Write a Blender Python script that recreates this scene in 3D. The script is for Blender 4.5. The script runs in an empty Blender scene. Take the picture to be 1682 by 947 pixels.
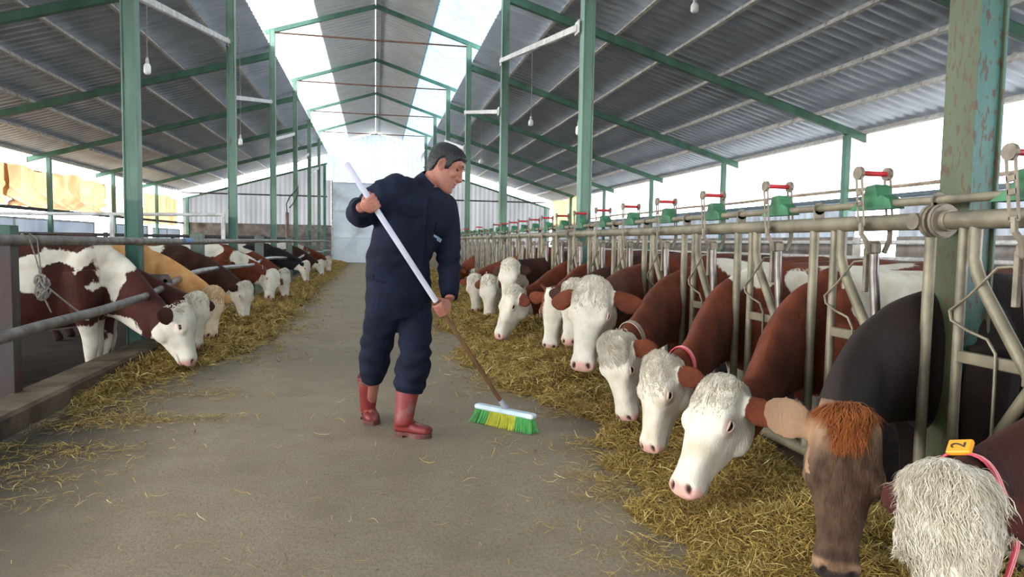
# Cattle barn: a man in a navy coverall sweeps hay along the feeding aisle between two rows of cows.
import bpy, math, random
import numpy as np
from mathutils import Vector, Matrix
random.seed(7)
rng = np.random.default_rng(7)
SC = bpy.context.scene
COL = SC.collection
# ------------------------------------------------------------------ camera
F_PX, CX, CY, CAM_H = 1121.0, 841.0, 473.5, 1.15
_yaw, _pit, _rol = math.radians(11.35), math.radians(3.77), math.radians(0.94)
_f = np.array([math.sin(_yaw)*math.cos(_pit), math.cos(_yaw)*math.cos(_pit), -math.sin(_pit)])
_r0 = np.array([math.cos(_yaw), -math.sin(_yaw), 0.0]); _u0 = np.cross(_r0, _f)
_r = _r0*math.cos(_rol) + _u0*math.sin(_rol); _u = _u0*math.cos(_rol) - _r0*math.sin(_rol)
EYE = np.array([0.0, 0.0, CAM_H])
cam_d = bpy.data.cameras.new('camera'); cam_d.sensor_width = 36.0; cam_d.lens = F_PX/1682*36.0
cam_d.clip_start = 0.05; cam_d.clip_end = 300
cam = bpy.data.objects.new('camera', cam_d); COL.objects.link(cam)
cam.matrix_world = Matrix(((_r[0], _u[0], -_f[0], 0), (_r[1], _u[1], -_f[1], 0), (_r[2], _u[2], -_f[2], CAM_H), (0, 0, 0, 1)))
SC.camera = cam
def at(px, py, Y):
    """world point at depth Y (metres down the aisle) seen in the given direction from the eye"""
    d = _f + _r*((px-CX)/F_PX) + _u*((CY-py)/F_PX)
    return EYE + d*(Y/d[1])
# ------------------------------------------------------------------ world, exposure
SC.view_settings.view_transform = 'Standard'; SC.view_settings.look = 'None'
SC.view_settings.gamma = 1.0; SC.view_settings.use_curve_mapping = False
SC.view_settings.exposure = 0.15
world = bpy.data.worlds.new('sky'); SC.world = world; world.use_nodes = True
def build_world():
    nt = world.node_tree; nt.nodes.clear(); N = nt.nodes.new; L = nt.links.new
    tc = N('ShaderNodeTexCoord'); dot = N('ShaderNodeVectorMath'); dot.operation = 'DOT_PRODUCT'
    s = Vector((-0.90, 0.05, 0.42)).normalized(); dot.inputs[1].default_value = s
    L(tc.outputs['Generated'], dot.inputs[0])
    mx = N('ShaderNodeMath'); mx.operation = 'MAXIMUM'; mx.inputs[1].default_value = 0.0; L(dot.outputs['Value'], mx.inputs[0])
    pw = N('ShaderNodeMath'); pw.operation = 'POWER'; pw.inputs[1].default_value = 7.0; L(mx.outputs[0], pw.inputs[0])
    a = N('ShaderNodeBackground'); a.inputs['Color'].default_value = (0.90, 0.955, 1.0, 1); a.inputs['Strength'].default_value = 3.2
    b = N('ShaderNodeBackground'); b.inputs['Color'].default_value = (1.0, 0.95, 0.86, 1)
    m = N('ShaderNodeMath'); m.operation = 'MULTIPLY'; m.inputs[1].default_value = 20.0; L(pw.outputs[0], m.inputs[0]); L(m.outputs[0], b.inputs['Strength'])
    sep = N('ShaderNodeSeparateXYZ'); L(tc.outputs['Generated'], sep.inputs[0])
    az = N('ShaderNodeMath'); az.operation = 'ABSOLUTE'; L(sep.outputs[2], az.inputs[0])
    iv = N('ShaderNodeMath'); iv.operation = 'SUBTRACT'; iv.inputs[0].default_value = 1.0; L(az.outputs[0], iv.inputs[1])
    ip = N('ShaderNodeMath'); ip.operation = 'POWER'; ip.inputs[1].default_value = 5.0; L(iv.outputs[0], ip.inputs[0])
    ia = N('ShaderNodeMath'); ia.operation = 'MULTIPLY_ADD'; ia.inputs[1].default_value = 17.0; ia.inputs[2].default_value = 1.9; L(ip.outputs[0], ia.inputs[0]); L(ia.outputs[0], a.inputs['Strength'])
    ad = N('ShaderNodeAddShader'); L(a.outputs[0], ad.inputs[0]); L(b.outputs[0], ad.inputs[1])
    o = N('ShaderNodeOutputWorld'); L(ad.outputs[0], o.inputs['Surface'])
build_world()
SC.cycles.max_bounces = 10; SC.cycles.diffuse_bounces = 5; SC.cycles.transparent_max_bounces = 12
SC.cycles.use_denoising = True
# ------------------------------------------------------------------ material helper
def srgb(r, g, b):
    f = lambda c: ((c/255)/12.92 if c/255 <= 0.04045 else ((c/255+0.055)/1.055)**2.4)
    return (f(r), f(g), f(b), 1.0)
MATS = {}
def mat(name, c1, c2=None, scale=8.0, rough=0.6, metal=0.0, detail=4.0, lo=0.35, hi=0.65, bump=0.0, bscale=60.0, c3=None, s3=3.0, lo3=0.55, hi3=0.7, stretch=(1, 1, 1), spec=0.4):
    """two-tone noise paint (c1,c2) with an optional third blotchy tone c3 and a fine bump"""
    if name in MATS: return MATS[name]
    m = bpy.data.materials.new(name); m.use_nodes = True; nt = m.node_tree; N = nt.nodes.new; L = nt.links.new
    p = nt.nodes['Principled BSDF']; p.inputs['Roughness'].default_value = rough; p.inputs['Metallic'].default_value = metal
    p.inputs['Specular IOR Level'].default_value = spec
    tc = N('ShaderNodeTexCoord'); mp = N('ShaderNodeMapping'); mp.inputs['Scale'].default_value = stretch; L(tc.outputs['Object'], mp.inputs['Vector'])
    col = None
    def layer(base, c, sc, l, h):
        n = N('ShaderNodeTexNoise'); n.inputs['Scale'].default_value = sc; n.inputs['Detail'].default_value = detail; L(mp.outputs[0], n.inputs['Vector'])
        r = N('ShaderNodeMapRange'); r.inputs['From Min'].default_value = l; r.inputs['From Max'].default_value = h; L(n.outputs['Fac'], r.inputs['Value'])
        x = N('ShaderNodeMix'); x.data_type = 'RGBA'; L(r.outputs[0], x.inputs[0])
        if hasattr(base, 'links'): L(base, x.inputs[6])
        else: x.inputs[6].default_value = base
        x.inputs[7].default_value = c
        return x.outputs[2]
    col = c1
    if c2 is not None: col = layer(col, c2, scale, lo, hi)
    if c3 is not None: col = layer(col, c3, s3, lo3, hi3)
    if hasattr(col, 'links'): L(col, p.inputs['Base Color'])
    else: p.inputs['Base Color'].default_value = col
    if bump:
        n = N('ShaderNodeTexNoise'); n.inputs['Scale'].default_value = bscale; n.inputs['Detail'].default_value = 5; L(mp.outputs[0], n.inputs['Vector'])
        b = N('ShaderNodeBump'); b.inputs['Strength'].default_value = bump; b.inputs['Distance'].default_value = 0.01
        L(n.outputs['Fac'], b.inputs['Height']); L(b.outputs[0], p.inputs['Normal'])
    MATS[name] = m
    return m
def thin_sheet(name, c1, c2, transp, scale=3.0, stretch=(1, 1, 1), gloss=0.0):
    """a thin translucent sheet: light passes and scatters through it"""
    m = bpy.data.materials.new(name); m.use_nodes = True; nt = m.node_tree; nt.nodes.clear(); N = nt.nodes.new; L = nt.links.new
    tc = N('ShaderNodeTexCoord'); mp = N('ShaderNodeMapping'); mp.inputs['Scale'].default_value = stretch; L(tc.outputs['Object'], mp.inputs[0])
    n = N('ShaderNodeTexNoise'); n.inputs['Scale'].default_value = scale; n.inputs['Detail'].default_value = 4; L(mp.outputs[0], n.inputs['Vector'])
    r = N('ShaderNodeMapRange'); r.inputs['From Min'].default_value = 0.35; r.inputs['From Max'].default_value = 0.65; L(n.outputs['Fac'], r.inputs['Value'])
    x = N('ShaderNodeMix'); x.data_type = 'RGBA'; L(r.outputs[0], x.inputs[0]); x.inputs[6].default_value = c1; x.inputs[7].default_value = c2
    tl = N('ShaderNodeBsdfTranslucent'); L(x.outputs[2], tl.inputs['Color'])
    df = N('ShaderNodeBsdfDiffuse'); L(x.outputs[2], df.inputs['Color'])
    m1 = N('ShaderNodeMixShader'); m1.inputs[0].default_value = 0.3; L(tl.outputs[0], m1.inputs[1]); L(df.outputs[0], m1.inputs[2])
    tr = N('ShaderNodeBsdfTransparent'); L(x.outputs[2], tr.inputs['Color'])
    m2 = N('ShaderNodeMixShader'); m2.inputs[0].default_value = transp; L(m1.outputs[0], m2.inputs[1]); L(tr.outputs[0], m2.inputs[2])
    o = N('ShaderNodeOutputMaterial'); L(m2.outputs[0], o.inputs['Surface'])
    MATS[name] = m
    return m
# ------------------------------------------------------------------ objects and mesh builders
def setp(o, label=None, cat=None, group=None, kind=None):
    if label: o['label'] = label
    if cat: o['category'] = cat
    if group: o['group'] = group
    if kind: o['kind'] = kind
    return o
def empty(name, loc=(0, 0, 0), rz=0.0, label=None, cat=None, group=None):
    o = bpy.data.objects.new(name, None); COL.objects.link(o); o.location = loc; o.rotation_euler = (0, 0, rz); o.empty_display_size = 0.1
    return setp(o, label, cat, group)
def link_mesh(name, me, m=None, parent=None, smooth=False):
    o = bpy.data.objects.new(name, me); COL.objects.link(o)
    if m: me.materials.append(m)
    if smooth: me.polygons.foreach_set('use_smooth', np.ones(len(me.polygons), bool))
    if parent: o.parent = parent
    return o
def mesh_np(name, V, F):
    """mesh from an (n,3) array and an (m,k) array of equal-sized faces"""
    me = bpy.data.meshes.new(name); V = np.asarray(V, np.float32); F = np.asarray(F, np.int32); k = F.shape[1]
    me.vertices.add(len(V)); me.vertices.foreach_set('co', V.ravel())
    me.loops.add(F.size); me.loops.foreach_set('vertex_index', F.ravel())
    me.polygons.add(len(F)); me.polygons.foreach_set('loop_start', np.arange(0, F.size, k, dtype=np.int32))
    me.update(calc_edges=True); me.validate()
    return me
class MB:
    """collects shapes for ONE mesh"""
    def __init__(s): s.v = []; s.f = []
    def add(s, v, f):
        n = len(s.v); s.v += [tuple(map(float, p)) for p in v]; s.f += [tuple(i+n for i in q) for q in f]; return s
    def box(s, c, size, rot=None, bev=0.0):
        x, y, z = [d/2 for d in size]
        if bev > 0:
            b = min(bev, x*0.9, y*0.9, z*0.9); vs = []
            for sx in (-1, 1):
                for sy in (-1, 1):
                    for sz in (-1, 1):
                        vs += [(sx*x, sy*(y-b), sz*(z-b)), (sx*(x-b), sy*y, sz*(z-b)), (sx*(x-b), sy*(y-b), sz*z)]
            idx = lambda i, j, k, a: ((i*2+j)*2+k)*3+a
            fs = []
            for a in range(3):
                for t in (0, 1):
                    q = []
                    for (p, r) in ((0, 0), (1, 0), (1, 1), (0, 1)):
                        c3 = [0, 0, 0]; c3[a] = t; o = [b_ for b_ in range(3) if b_ != a]; c3[o[0]] = p; c3[o[1]] = r; q.append(idx(*c3, a))
                    fs.append(tuple(q if (t == 1) ^ (a == 1) else q[::-1]))
            for a in range(3):                       # edges
                o = [b_ for b_ in range(3) if b_ != a]
                for p in (0, 1):
                    for r in (0, 1):
                        c0 = [0, 0, 0]; c1 = [0, 0, 0]; c0[a] = 0; c1[a] = 1
                        for c3 in (c0, c1): c3[o[0]] = p; c3[o[1]] = r
                        fs.append((idx(*c0, o[0]), idx(*c1, o[0]), idx(*c1, o[1]), idx(*c0, o[1])))
            for i in (0, 1):
                for j in (0, 1):
                    for k in (0, 1): fs.append((idx(i, j, k, 0), idx(i, j, k, 1), idx(i, j, k, 2)))
        else:
            vs = [(sx*x, sy*y, sz*z) for sx in (-1, 1) for sy in (-1, 1) for sz in (-1, 1)]
            fs = [(0, 1, 3, 2), (4, 6, 7, 5), (0, 4, 5, 1), (2, 3, 7, 6), (0, 2, 6, 4), (1, 5, 7, 3)]
        M = Matrix.Rotation(0, 3, 'X') if rot is None else rot
        return s.add([Vector(c) + M @ Vector(p) for p in vs], fs)
    def beam(s, p0, p1, w, h, up=(0, 0, 1), bev=0.004):
        """box beam from p0 to p1, w across, h along the up side"""
        p0 = Vector(p0); p1 = Vector(p1); d = p1-p0; L = d.length; t = d.normalized(); upv = Vector(up)
        x = t.cross(upv)
        if x.length < 1e-4: x = t.cross(Vector((1, 0, 0)))
        x.normalize(); z = x.cross(t)
        return s.box((p0+p1)/2, (w, L, h), Matrix((x, t, z)).transposed(), bev)
    def tube(s, pts, r, n=10, caps=True):
        pts = [Vector(p) for p in pts]; k = len(pts); rs = r if isinstance(r, (list, tuple)) else [r]*k
        up = None; vs = []; fs = []
        for i, p in enumerate(pts):
            t = ((pts[i+1]-p).normalized() if i < k-1 else Vector((0, 0, 0))) + ((p-pts[i-1]).normalized() if i > 0 else Vector((0, 0, 0)))
            t.normalize()
            if up is None:
                up = t.orthogonal().normalized()
            up = (up - t*up.dot(t)).normalized(); x = t.cross(up)
            for j in range(n):
                a = 2*math.pi*j/n; vs.append(p + (up*math.cos(a) + x*math.sin(a))*rs[i])
        for i in range(k-1):
            for j in range(n): fs.append((i*n+j, i*n+(j+1) % n, (i+1)*n+(j+1) % n, (i+1)*n+j))
        if caps: fs.append(tuple(range(n-1, -1, -1))); fs.append(tuple((k-1)*n+j for j in range(n)))
        return s.add(vs, fs)
    def lathe(s, c, prof, n=14, axis=(0, 0, 1)):
        """profile of (radius, height) revolved about an axis through c"""
        ax = Vector(axis).normalized(); u = ax.orthogonal().normalized(); w = ax.cross(u); c = Vector(c); vs = []; fs = []
        for (r, h) in prof:
            for j in range(n): a = 2*math.pi*j/n; vs.append(c + ax*h + (u*math.cos(a)+w*math.sin(a))*max(r, 1e-4))
        for i in range(len(prof)-1):
            for j in range(n): fs.append((i*n+j, i*n+(j+1) % n, (i+1)*n+(j+1) % n, (i+1)*n+j))
        fs.append(tuple(range(n-1, -1, -1))); fs.append(tuple((len(prof)-1)*n+j for j in range(n)))
        return s.add(vs, fs)
    def prism(s, poly, v):
        """planar polygon of 3-D points swept by vector v"""
        n = len(poly); v = Vector(v); a = [Vector(p) for p in poly]; b = [p+v for p in a]
        return s.add(a+b, [tuple(range(n-1, -1, -1)), tuple(range(n, 2*n))] + [(i, (i+1) % n, n+(i+1) % n, n+i) for i in range(n)])
    def build(s, name, m=None, parent=None, smooth=False):
        me = bpy.data.meshes.new(name); me.from_pydata(s.v, [], s.f); me.update()
        import bmesh
        b = bmesh.new(); b.from_mesh(me); bmesh.ops.recalc_face_normals(b, faces=b.faces); b.to_mesh(me); b.free()
        o = link_mesh(name, me, m, parent)
        if smooth:
            me.polygons.foreach_set('use_smooth', np.ones(len(me.polygons), bool))
            me.set_sharp_from_angle(angle=math.radians(50))
        return o
def copy_tree(o, parent=None):
    c = o.copy(); COL.objects.link(c)
    if parent: c.parent = parent
    for ch in o.children: copy_tree(ch, c)
    return c
ORD = ['nearest', 'second', 'third', 'fourth', 'fifth', 'sixth', 'seventh', 'eighth', 'ninth', 'tenth']
def nth(k, end='from the camera'):
    return 'nearest the camera' if k == 0 else '%s %s' % (ORD[k], end)
# ================================================================== setting: ground, floor, roof, walls
YF = 37.4                                        # far wall
FR = [2.3, 7.4, 12.4, 17.4, 22.4, 27.4, 32.4]    # frames down the barn
def concrete_mat():
    m = bpy.data.materials.new('aisle_concrete'); m.use_nodes = True; nt = m.node_tree; N = nt.nodes.new; L = nt.links.new
    p = nt.nodes['Principled BSDF']; p.inputs['Roughness'].default_value = 0.78; p.inputs['Specular IOR Level'].default_value = 0.25
    tc = N('ShaderNodeTexCoord'); sep = N('ShaderNodeSeparateXYZ'); L(tc.outputs['Object'], sep.inputs[0])
    def noise(scale, det=5, st=(1, 1, 1)):
        mp = N('ShaderNodeMapping'); mp.inputs['Scale'].default_value = st; L(tc.outputs['Object'], mp.inputs[0])
        n = N('ShaderNodeTexNoise'); n.inputs['Scale'].default_value = scale; n.inputs['Detail'].default_value = det; L(mp.outputs[0], n.inputs['Vector']); return n.outputs['Fac']
    def rng_(v, a, b, c=0.0, d=1.0):
        r = N('ShaderNodeMapRange'); r.inputs['From Min'].default_value = a; r.inputs['From Max'].default_value = b; r.inputs['To Min'].default_value = c; r.inputs['To Max'].default_value = d; L(v, r.inputs['Value']); return r.outputs[0]
    def mix(f, a, b):
        x = N('ShaderNodeMix'); x.data_type = 'RGBA'; L(f, x.inputs[0])
        for i, c in ((6, a), (7, b)):
            if hasattr(c, 'links'): L(c, x.inputs[i])
            else: x.inputs[i].default_value = c
        return x.outputs[2]
    def math_(op, a, b):
        x = N('ShaderNodeMath'); x.operation = op
        for i, c in enumerate((a, b)):
            if hasattr(c, 'links'): L(c, x.inputs[i])
            else: x.inputs[i].default_value = c
        return x.outputs[0]
    c = mix(rng_(noise(1.1), 0.3, 0.7), srgb(152, 137, 115), srgb(133, 119, 98))
    c = mix(rng_(noise(5.0, 6), 0.35, 0.75), c, srgb(136, 120, 98))
    # damp, trodden grime along both feed strips (a stain with its own wavy edge)
    ax = math_('ABSOLUTE', math_('SUBTRACT', sep.outputs[0], -0.02), 0.0)
    e = math_('ADD', ax, math_('MULTIPLY', math_('SUBTRACT', noise(0.9, 6), 0.5), 1.1))
    c = mix(rng_(e, 1.0, 1.7, 0.0, 0.9), c, srgb(56, 50, 40))
    # brushed transverse streaks, small dark crumbs
    br = noise(14.0, 3, (1.0, 9.0, 1.0))
    c = mix(rng_(br, 0.52, 0.72, 0.0, 0.22), c, srgb(108, 95, 76))
    c = mix(rng_(noise(75.0, 4, (1.0, 0.55, 1.0)), 0.42, 0.68, 0.0, 0.45), c, srgb(100, 88, 71))
    c = mix(rng_(noise(2.3, 6), 0.56, 0.72, 0.0, 0.35), c, srgb(104, 90, 70))
    cr = noise(55.0, 2)
    c = mix(rng_(cr, 0.70, 0.74, 0.0, 0.8), c, srgb(56, 49, 38))
    L(c, p.inputs['Base Color'])
    b = N('ShaderNodeBump'); b.inputs['Strength'].default_value = 0.5; b.inputs['Distance'].default_value = 0.006
    h = math_('ADD', math_('MULTIPLY', br, 1.0), math_('MULTIPLY', noise(120.0, 4), 0.8)); L(h, b.inputs['Height']); L(b.outputs[0], p.inputs['Normal'])
    return m
M_CONC = concrete_mat()
M_DIRT = mat('trodden_dirt', srgb(44, 35, 28), srgb(28, 22, 18), 5, 0.95, bump=0.6, bscale=25, spec=0.1)
M_EARTH = mat('dry_yard', srgb(176, 165, 145), srgb(150, 140, 120), 0.6, 0.95, spec=0.1)
M_KERB = mat('kerb_concrete', srgb(112, 98, 82), srgb(80, 68, 56), 4, 0.9, bump=0.4, bscale=40, c3=srgb(58, 48, 40), s3=2.0, spec=0.15)
M_BLOCK = mat('grey_block', srgb(150, 143, 136), srgb(118, 110, 104), 3, 0.9, bump=0.3, bscale=30, c3=srgb(90, 82, 76), s3=1.2, spec=0.15)
M_GALV = mat('galvanised_roof', srgb(208, 220, 236), srgb(190, 202, 220), 2.2, 0.42, 0.2, spec=0.5)
M_GALVLIT = mat('lit_ridge_sheet', srgb(236, 238, 240), srgb(222, 225, 228), 2.2, 0.5, 0.0, spec=0.4)  # roof sheeting in a paler tone, ridge glare put into the colour
M_GALVW = mat('blue_grey_sheet', srgb(206, 214, 226), srgb(186, 196, 210), 1.6, 0.55, 0.1, c3=srgb(160, 162, 168), s3=0.8, spec=0.4)
M_PURLIN = mat('purlin_zinc', srgb(214, 211, 206), srgb(178, 175, 170), 9, 0.5, 0.1)
M_RUSTBAR = mat('rusted_bar', srgb(112, 78, 62), srgb(84, 58, 48), 8, 0.8)
M_DKPIPE = mat('dark_wall_pipe', srgb(70, 66, 64), srgb(52, 48, 46), 8, 0.6)
M_WHITEP = mat('white_pipe', srgb(205, 205, 202), srgb(160, 158, 152), 6, 0.55)
def green_paint(name, base, dark, rust_lo, low=None, aisle=None, rsc=24, rst=0.10, rw=0.16):
    m = bpy.data.materials.new(name); m.use_nodes = True; nt = m.node_tree; N = nt.nodes.new; L = nt.links.new
    p = nt.nodes['Principled BSDF']; p.inputs['Roughness'].default_value = 0.5; p.inputs['Specular IOR Level'].default_value = 0.4
    tc = N('ShaderNodeTexCoord')
    def noise(sc, det=6, st=(1, 1, 1)):
        mp = N('ShaderNodeMapping'); mp.inputs['Scale'].default_value = st; L(tc.outputs['Object'], mp.inputs[0])
        n = N('ShaderNodeTexNoise'); n.inputs['Scale'].default_value = sc; n.inputs['Detail'].default_value = det; L(mp.outputs[0], n.inputs['Vector']); return n.outputs['Fac']
    def mixn(v, a, b, c1, c2):
        r = N('ShaderNodeMapRange'); r.inputs['From Min'].default_value = a; r.inputs['From Max'].default_value = b; L(v, r.inputs['Value'])
        x = N('ShaderNodeMix'); x.data_type = 'RGBA'; L(r.outputs[0], x.inputs[0])
        for i, c in ((6, c1), (7, c2)):
            if hasattr(c, 'links'): L(c, x.inputs[i])
            else: x.inputs[i].default_value = c
        return x.outputs[2]
    c = base
    if low is not None:
        sp = N('ShaderNodeSeparateXYZ'); L(tc.outputs['Object'], sp.inputs[0]); c = mixn(sp.outputs[2], 1.50, 1.53, low, base)
    c = mixn(noise(3.5, 6, (1, 1, .4)), 0.42, 0.66, c, dark)
    if aisle is not None:                            # the side toward the aisle is faded and grimed olive
        ge = N('ShaderNodeNewGeometry'); dt = N('ShaderNodeVectorMath'); dt.operation = 'DOT_PRODUCT'; dt.inputs[1].default_value = (-1, 0, 0); L(ge.outputs['True Normal'], dt.inputs[0])
        c = mixn(dt.outputs['Value'], 0.5, 0.8, c, mixn(noise(5, 6, (1, 1, .3)), .4, .7, aisle, srgb(78, 88, 64)))
    c = mixn(noise(rsc, 8, (1, 1, rst)), rust_lo, rust_lo+rw, c, srgb(74, 56, 40))
    L(c, p.inputs['Base Color'])
    b = N('ShaderNodeBump'); b.inputs['Strength'].default_value = 0.35; b.inputs['Distance'].default_value = 0.003; L(noise(90), b.inputs['Height']); L(b.outputs[0], p.inputs['Normal'])
    return m
M_GREEN = green_paint('green_paint', srgb(86, 126, 107), srgb(71, 106, 90), 0.68)
M_GREENP = green_paint('green_post_paint', srgb(103, 132, 114), srgb(83, 107, 91), 0.60, srgb(46, 90, 78))
M_GREENR = green_paint('worn_green_paint', srgb(60, 104, 95), srgb(54, 84, 74), 0.555, None, srgb(64, 70, 47), 58, .3, .05)

def struct(name, mb, m, smooth=False):
    o = mb.build(name, m, None, smooth); o['kind'] = 'structure'; return o
# floor and ground
o = MB(); o.box((0, 15.5, -0.15), (4.12, 49, 0.30)); struct('floor', o, M_CONC)
o = MB(); o.box((-6.2, 15.5, -0.25), (8.1, 49, 0.2)); struct('floor_left_pen', o, M_DIRT)
o = MB(); o.box((6.2, 15.5, -0.25), (8.1, 49, 0.2)); struct('floor_right_pen', o, M_DIRT)
o = MB(); o.box((0, 15, -0.46), (160, 160, 0.2)); struct('ground', o, M_EARTH)
o = MB(); o.box((-2.19, 18, 0.0), (0.28, 41, 0.26), bev=0.02); struct('trim_1', o, M_KERB)
o = MB(); o.box((2.15, 18, -0.02), (0.2, 41, 0.22), bev=0.02); struct('trim_2', o, M_KERB)

# corrugated sheet: ribs run from edge A to edge B, spaced along 'run'
def ribbed(A, B, run, pitch, hgt, nrm, name, m, flat=0.45):
    A = np.array(A, float); B = np.array(B, float); run = np.array(run, float); nrm = np.array(nrm, float)
    L = np.linalg.norm(run); d = run/L; n = int(L/pitch); ts = []; hs = []
    for i in range(n):
        for a, h in ((0, 0), (flat, 0), (flat+0.1, 1), (0.9, 1)): ts.append((i+a)*pitch); hs.append(h*hgt)
    ts.append(L); hs.append(0)
    ts = np.array(ts)[:, None]; hs = np.array(hs)[:, None]
    P = A + d*ts + nrm*hs; Q = B + d*ts + nrm*hs; k = len(ts)
    V = np.concatenate([P, Q]); F = [(i, i+1, k+i+1, k+i) for i in range(k-1)]
    me = mesh_np(name, V, F); o = link_mesh(name, me, m); return o
SL = 0.29
def zR(x): return 5.53 - SL*(abs(x)-2.42)          # centre line of the main rafters
def zM(x): return 6.86 - 0.317*abs(x)              # centre line of the ridge rafters
Y0, Y1 = -8.0, YF+0.5
up = (0, 0, 1)
for sgn, nm in ((1, 'ceiling_right'), (-1, 'ceiling_left')):
    o = ribbed((sgn*(2.40 if sgn > 0 else 2.46), Y0, zR(2.42)+0.20), (sgn*9.95, Y0, zR(9.95)+0.20), (0, Y1-Y0, 0), 0.25, 0.032, up, nm, M_GALV); o['kind'] = 'structure'
    o = ribbed((sgn*0.02, Y0, zM(0.02)+0.16), (sgn*1.42, Y0, zM(1.42)+0.16), (0, Y1-Y0, 0), 0.25, 0.032, up, 'ceiling_ridge_' + nm[8:], M_GALVLIT); o['kind'] = 'structure'
M_SKYL = thin_sheet('clear_roof_sheet', (0.88, 0.93, 0.97, 1), (0.80, 0.87, 0.93, 1), 0.12)
M_SKYR = thin_sheet('shaded_roof_sheet', (0.40, 0.60, 0.76, 1), (0.30, 0.48, 0.66, 1), 0.03)  # same sheeting as on the left, its weaker daylight put into the colour
o = ribbed((-1.38, Y0, zM(1.38)+0.15), (-2.75, Y0, zM(2.75)+0.15), (0, Y1-Y0, 0), 0.25, 0.032, up, 'window_1', M_SKYL); setp(o, kind='structure')
o = ribbed((1.38, Y0, zM(1.38)+0.15), (2.75, Y0, zM(2.75)+0.15), (0, Y1-Y0, 0), 0.25, 0.032, up, 'window_2', M_SKYR); setp(o, kind='structure')
# ridge and purlins
def beam_thing(name, p0, p1, w, h, m, label, cat, group=None, up=(0, 0, 1)):
    o = MB().beam(p0, p1, w, h, up).build(name, m); return setp(o, label, cat, group)
beam_thing('ridge_purlin', (0.06, Y0, zM(0)+0.10), (0.06, Y1, zM(0)+0.10), 0.13, 0.10, M_PURLIN, 'long grey steel purlin running along the very top of the roof', 'roof beam')
PX = [3.35, 4.43, 5.48, 6.57, 7.61, 8.71, 9.78]
pos = ['uppermost', 'second from the top', 'third from the top', 'fourth from the top', 'third from the eave', 'second from the eave', 'lowest, along the eave']
def purlin(sgn, x, lab, side):
    z = zR(x)+0.135; b = MB()
    nv = Vector((sgn*SL, 0, 1)).normalized(); sv = Vector((sgn, 0, -SL)).normalized(); L = Y1-Y0
    for off, w, h in ((0, 0.012, 0.115), (1, 0.055, 0.010), (-1, 0.055, 0.010)):    # Z-shaped section
        c = Vector((sgn*x, (Y0+Y1)/2, z)) + nv*(off*0.055) + sv*(0.027*off)
        b.box(c, (w, L, h), Matrix((sv, Vector((0, 1, 0)), nv)).transposed())
    y = Y0+0.3
    while y < Y1:                                   # screw clips
        b.box(Vector((sgn*x, y, z)) - sv*0.012, (0.014, 0.02, 0.10), Matrix((sv, Vector((0, 1, 0)), nv)).transposed()); y += 0.5
    o = b.build('purlin', M_PURLIN)
    setp(o, 'grey steel purlin under the %s roof slope, %s' % (side, lab), 'roof beam', 'roof purlins')
for i, x in enumerate(PX):
    purlin(1, x, pos[i], 'right'); purlin(-1, x, pos[i], 'left')
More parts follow.
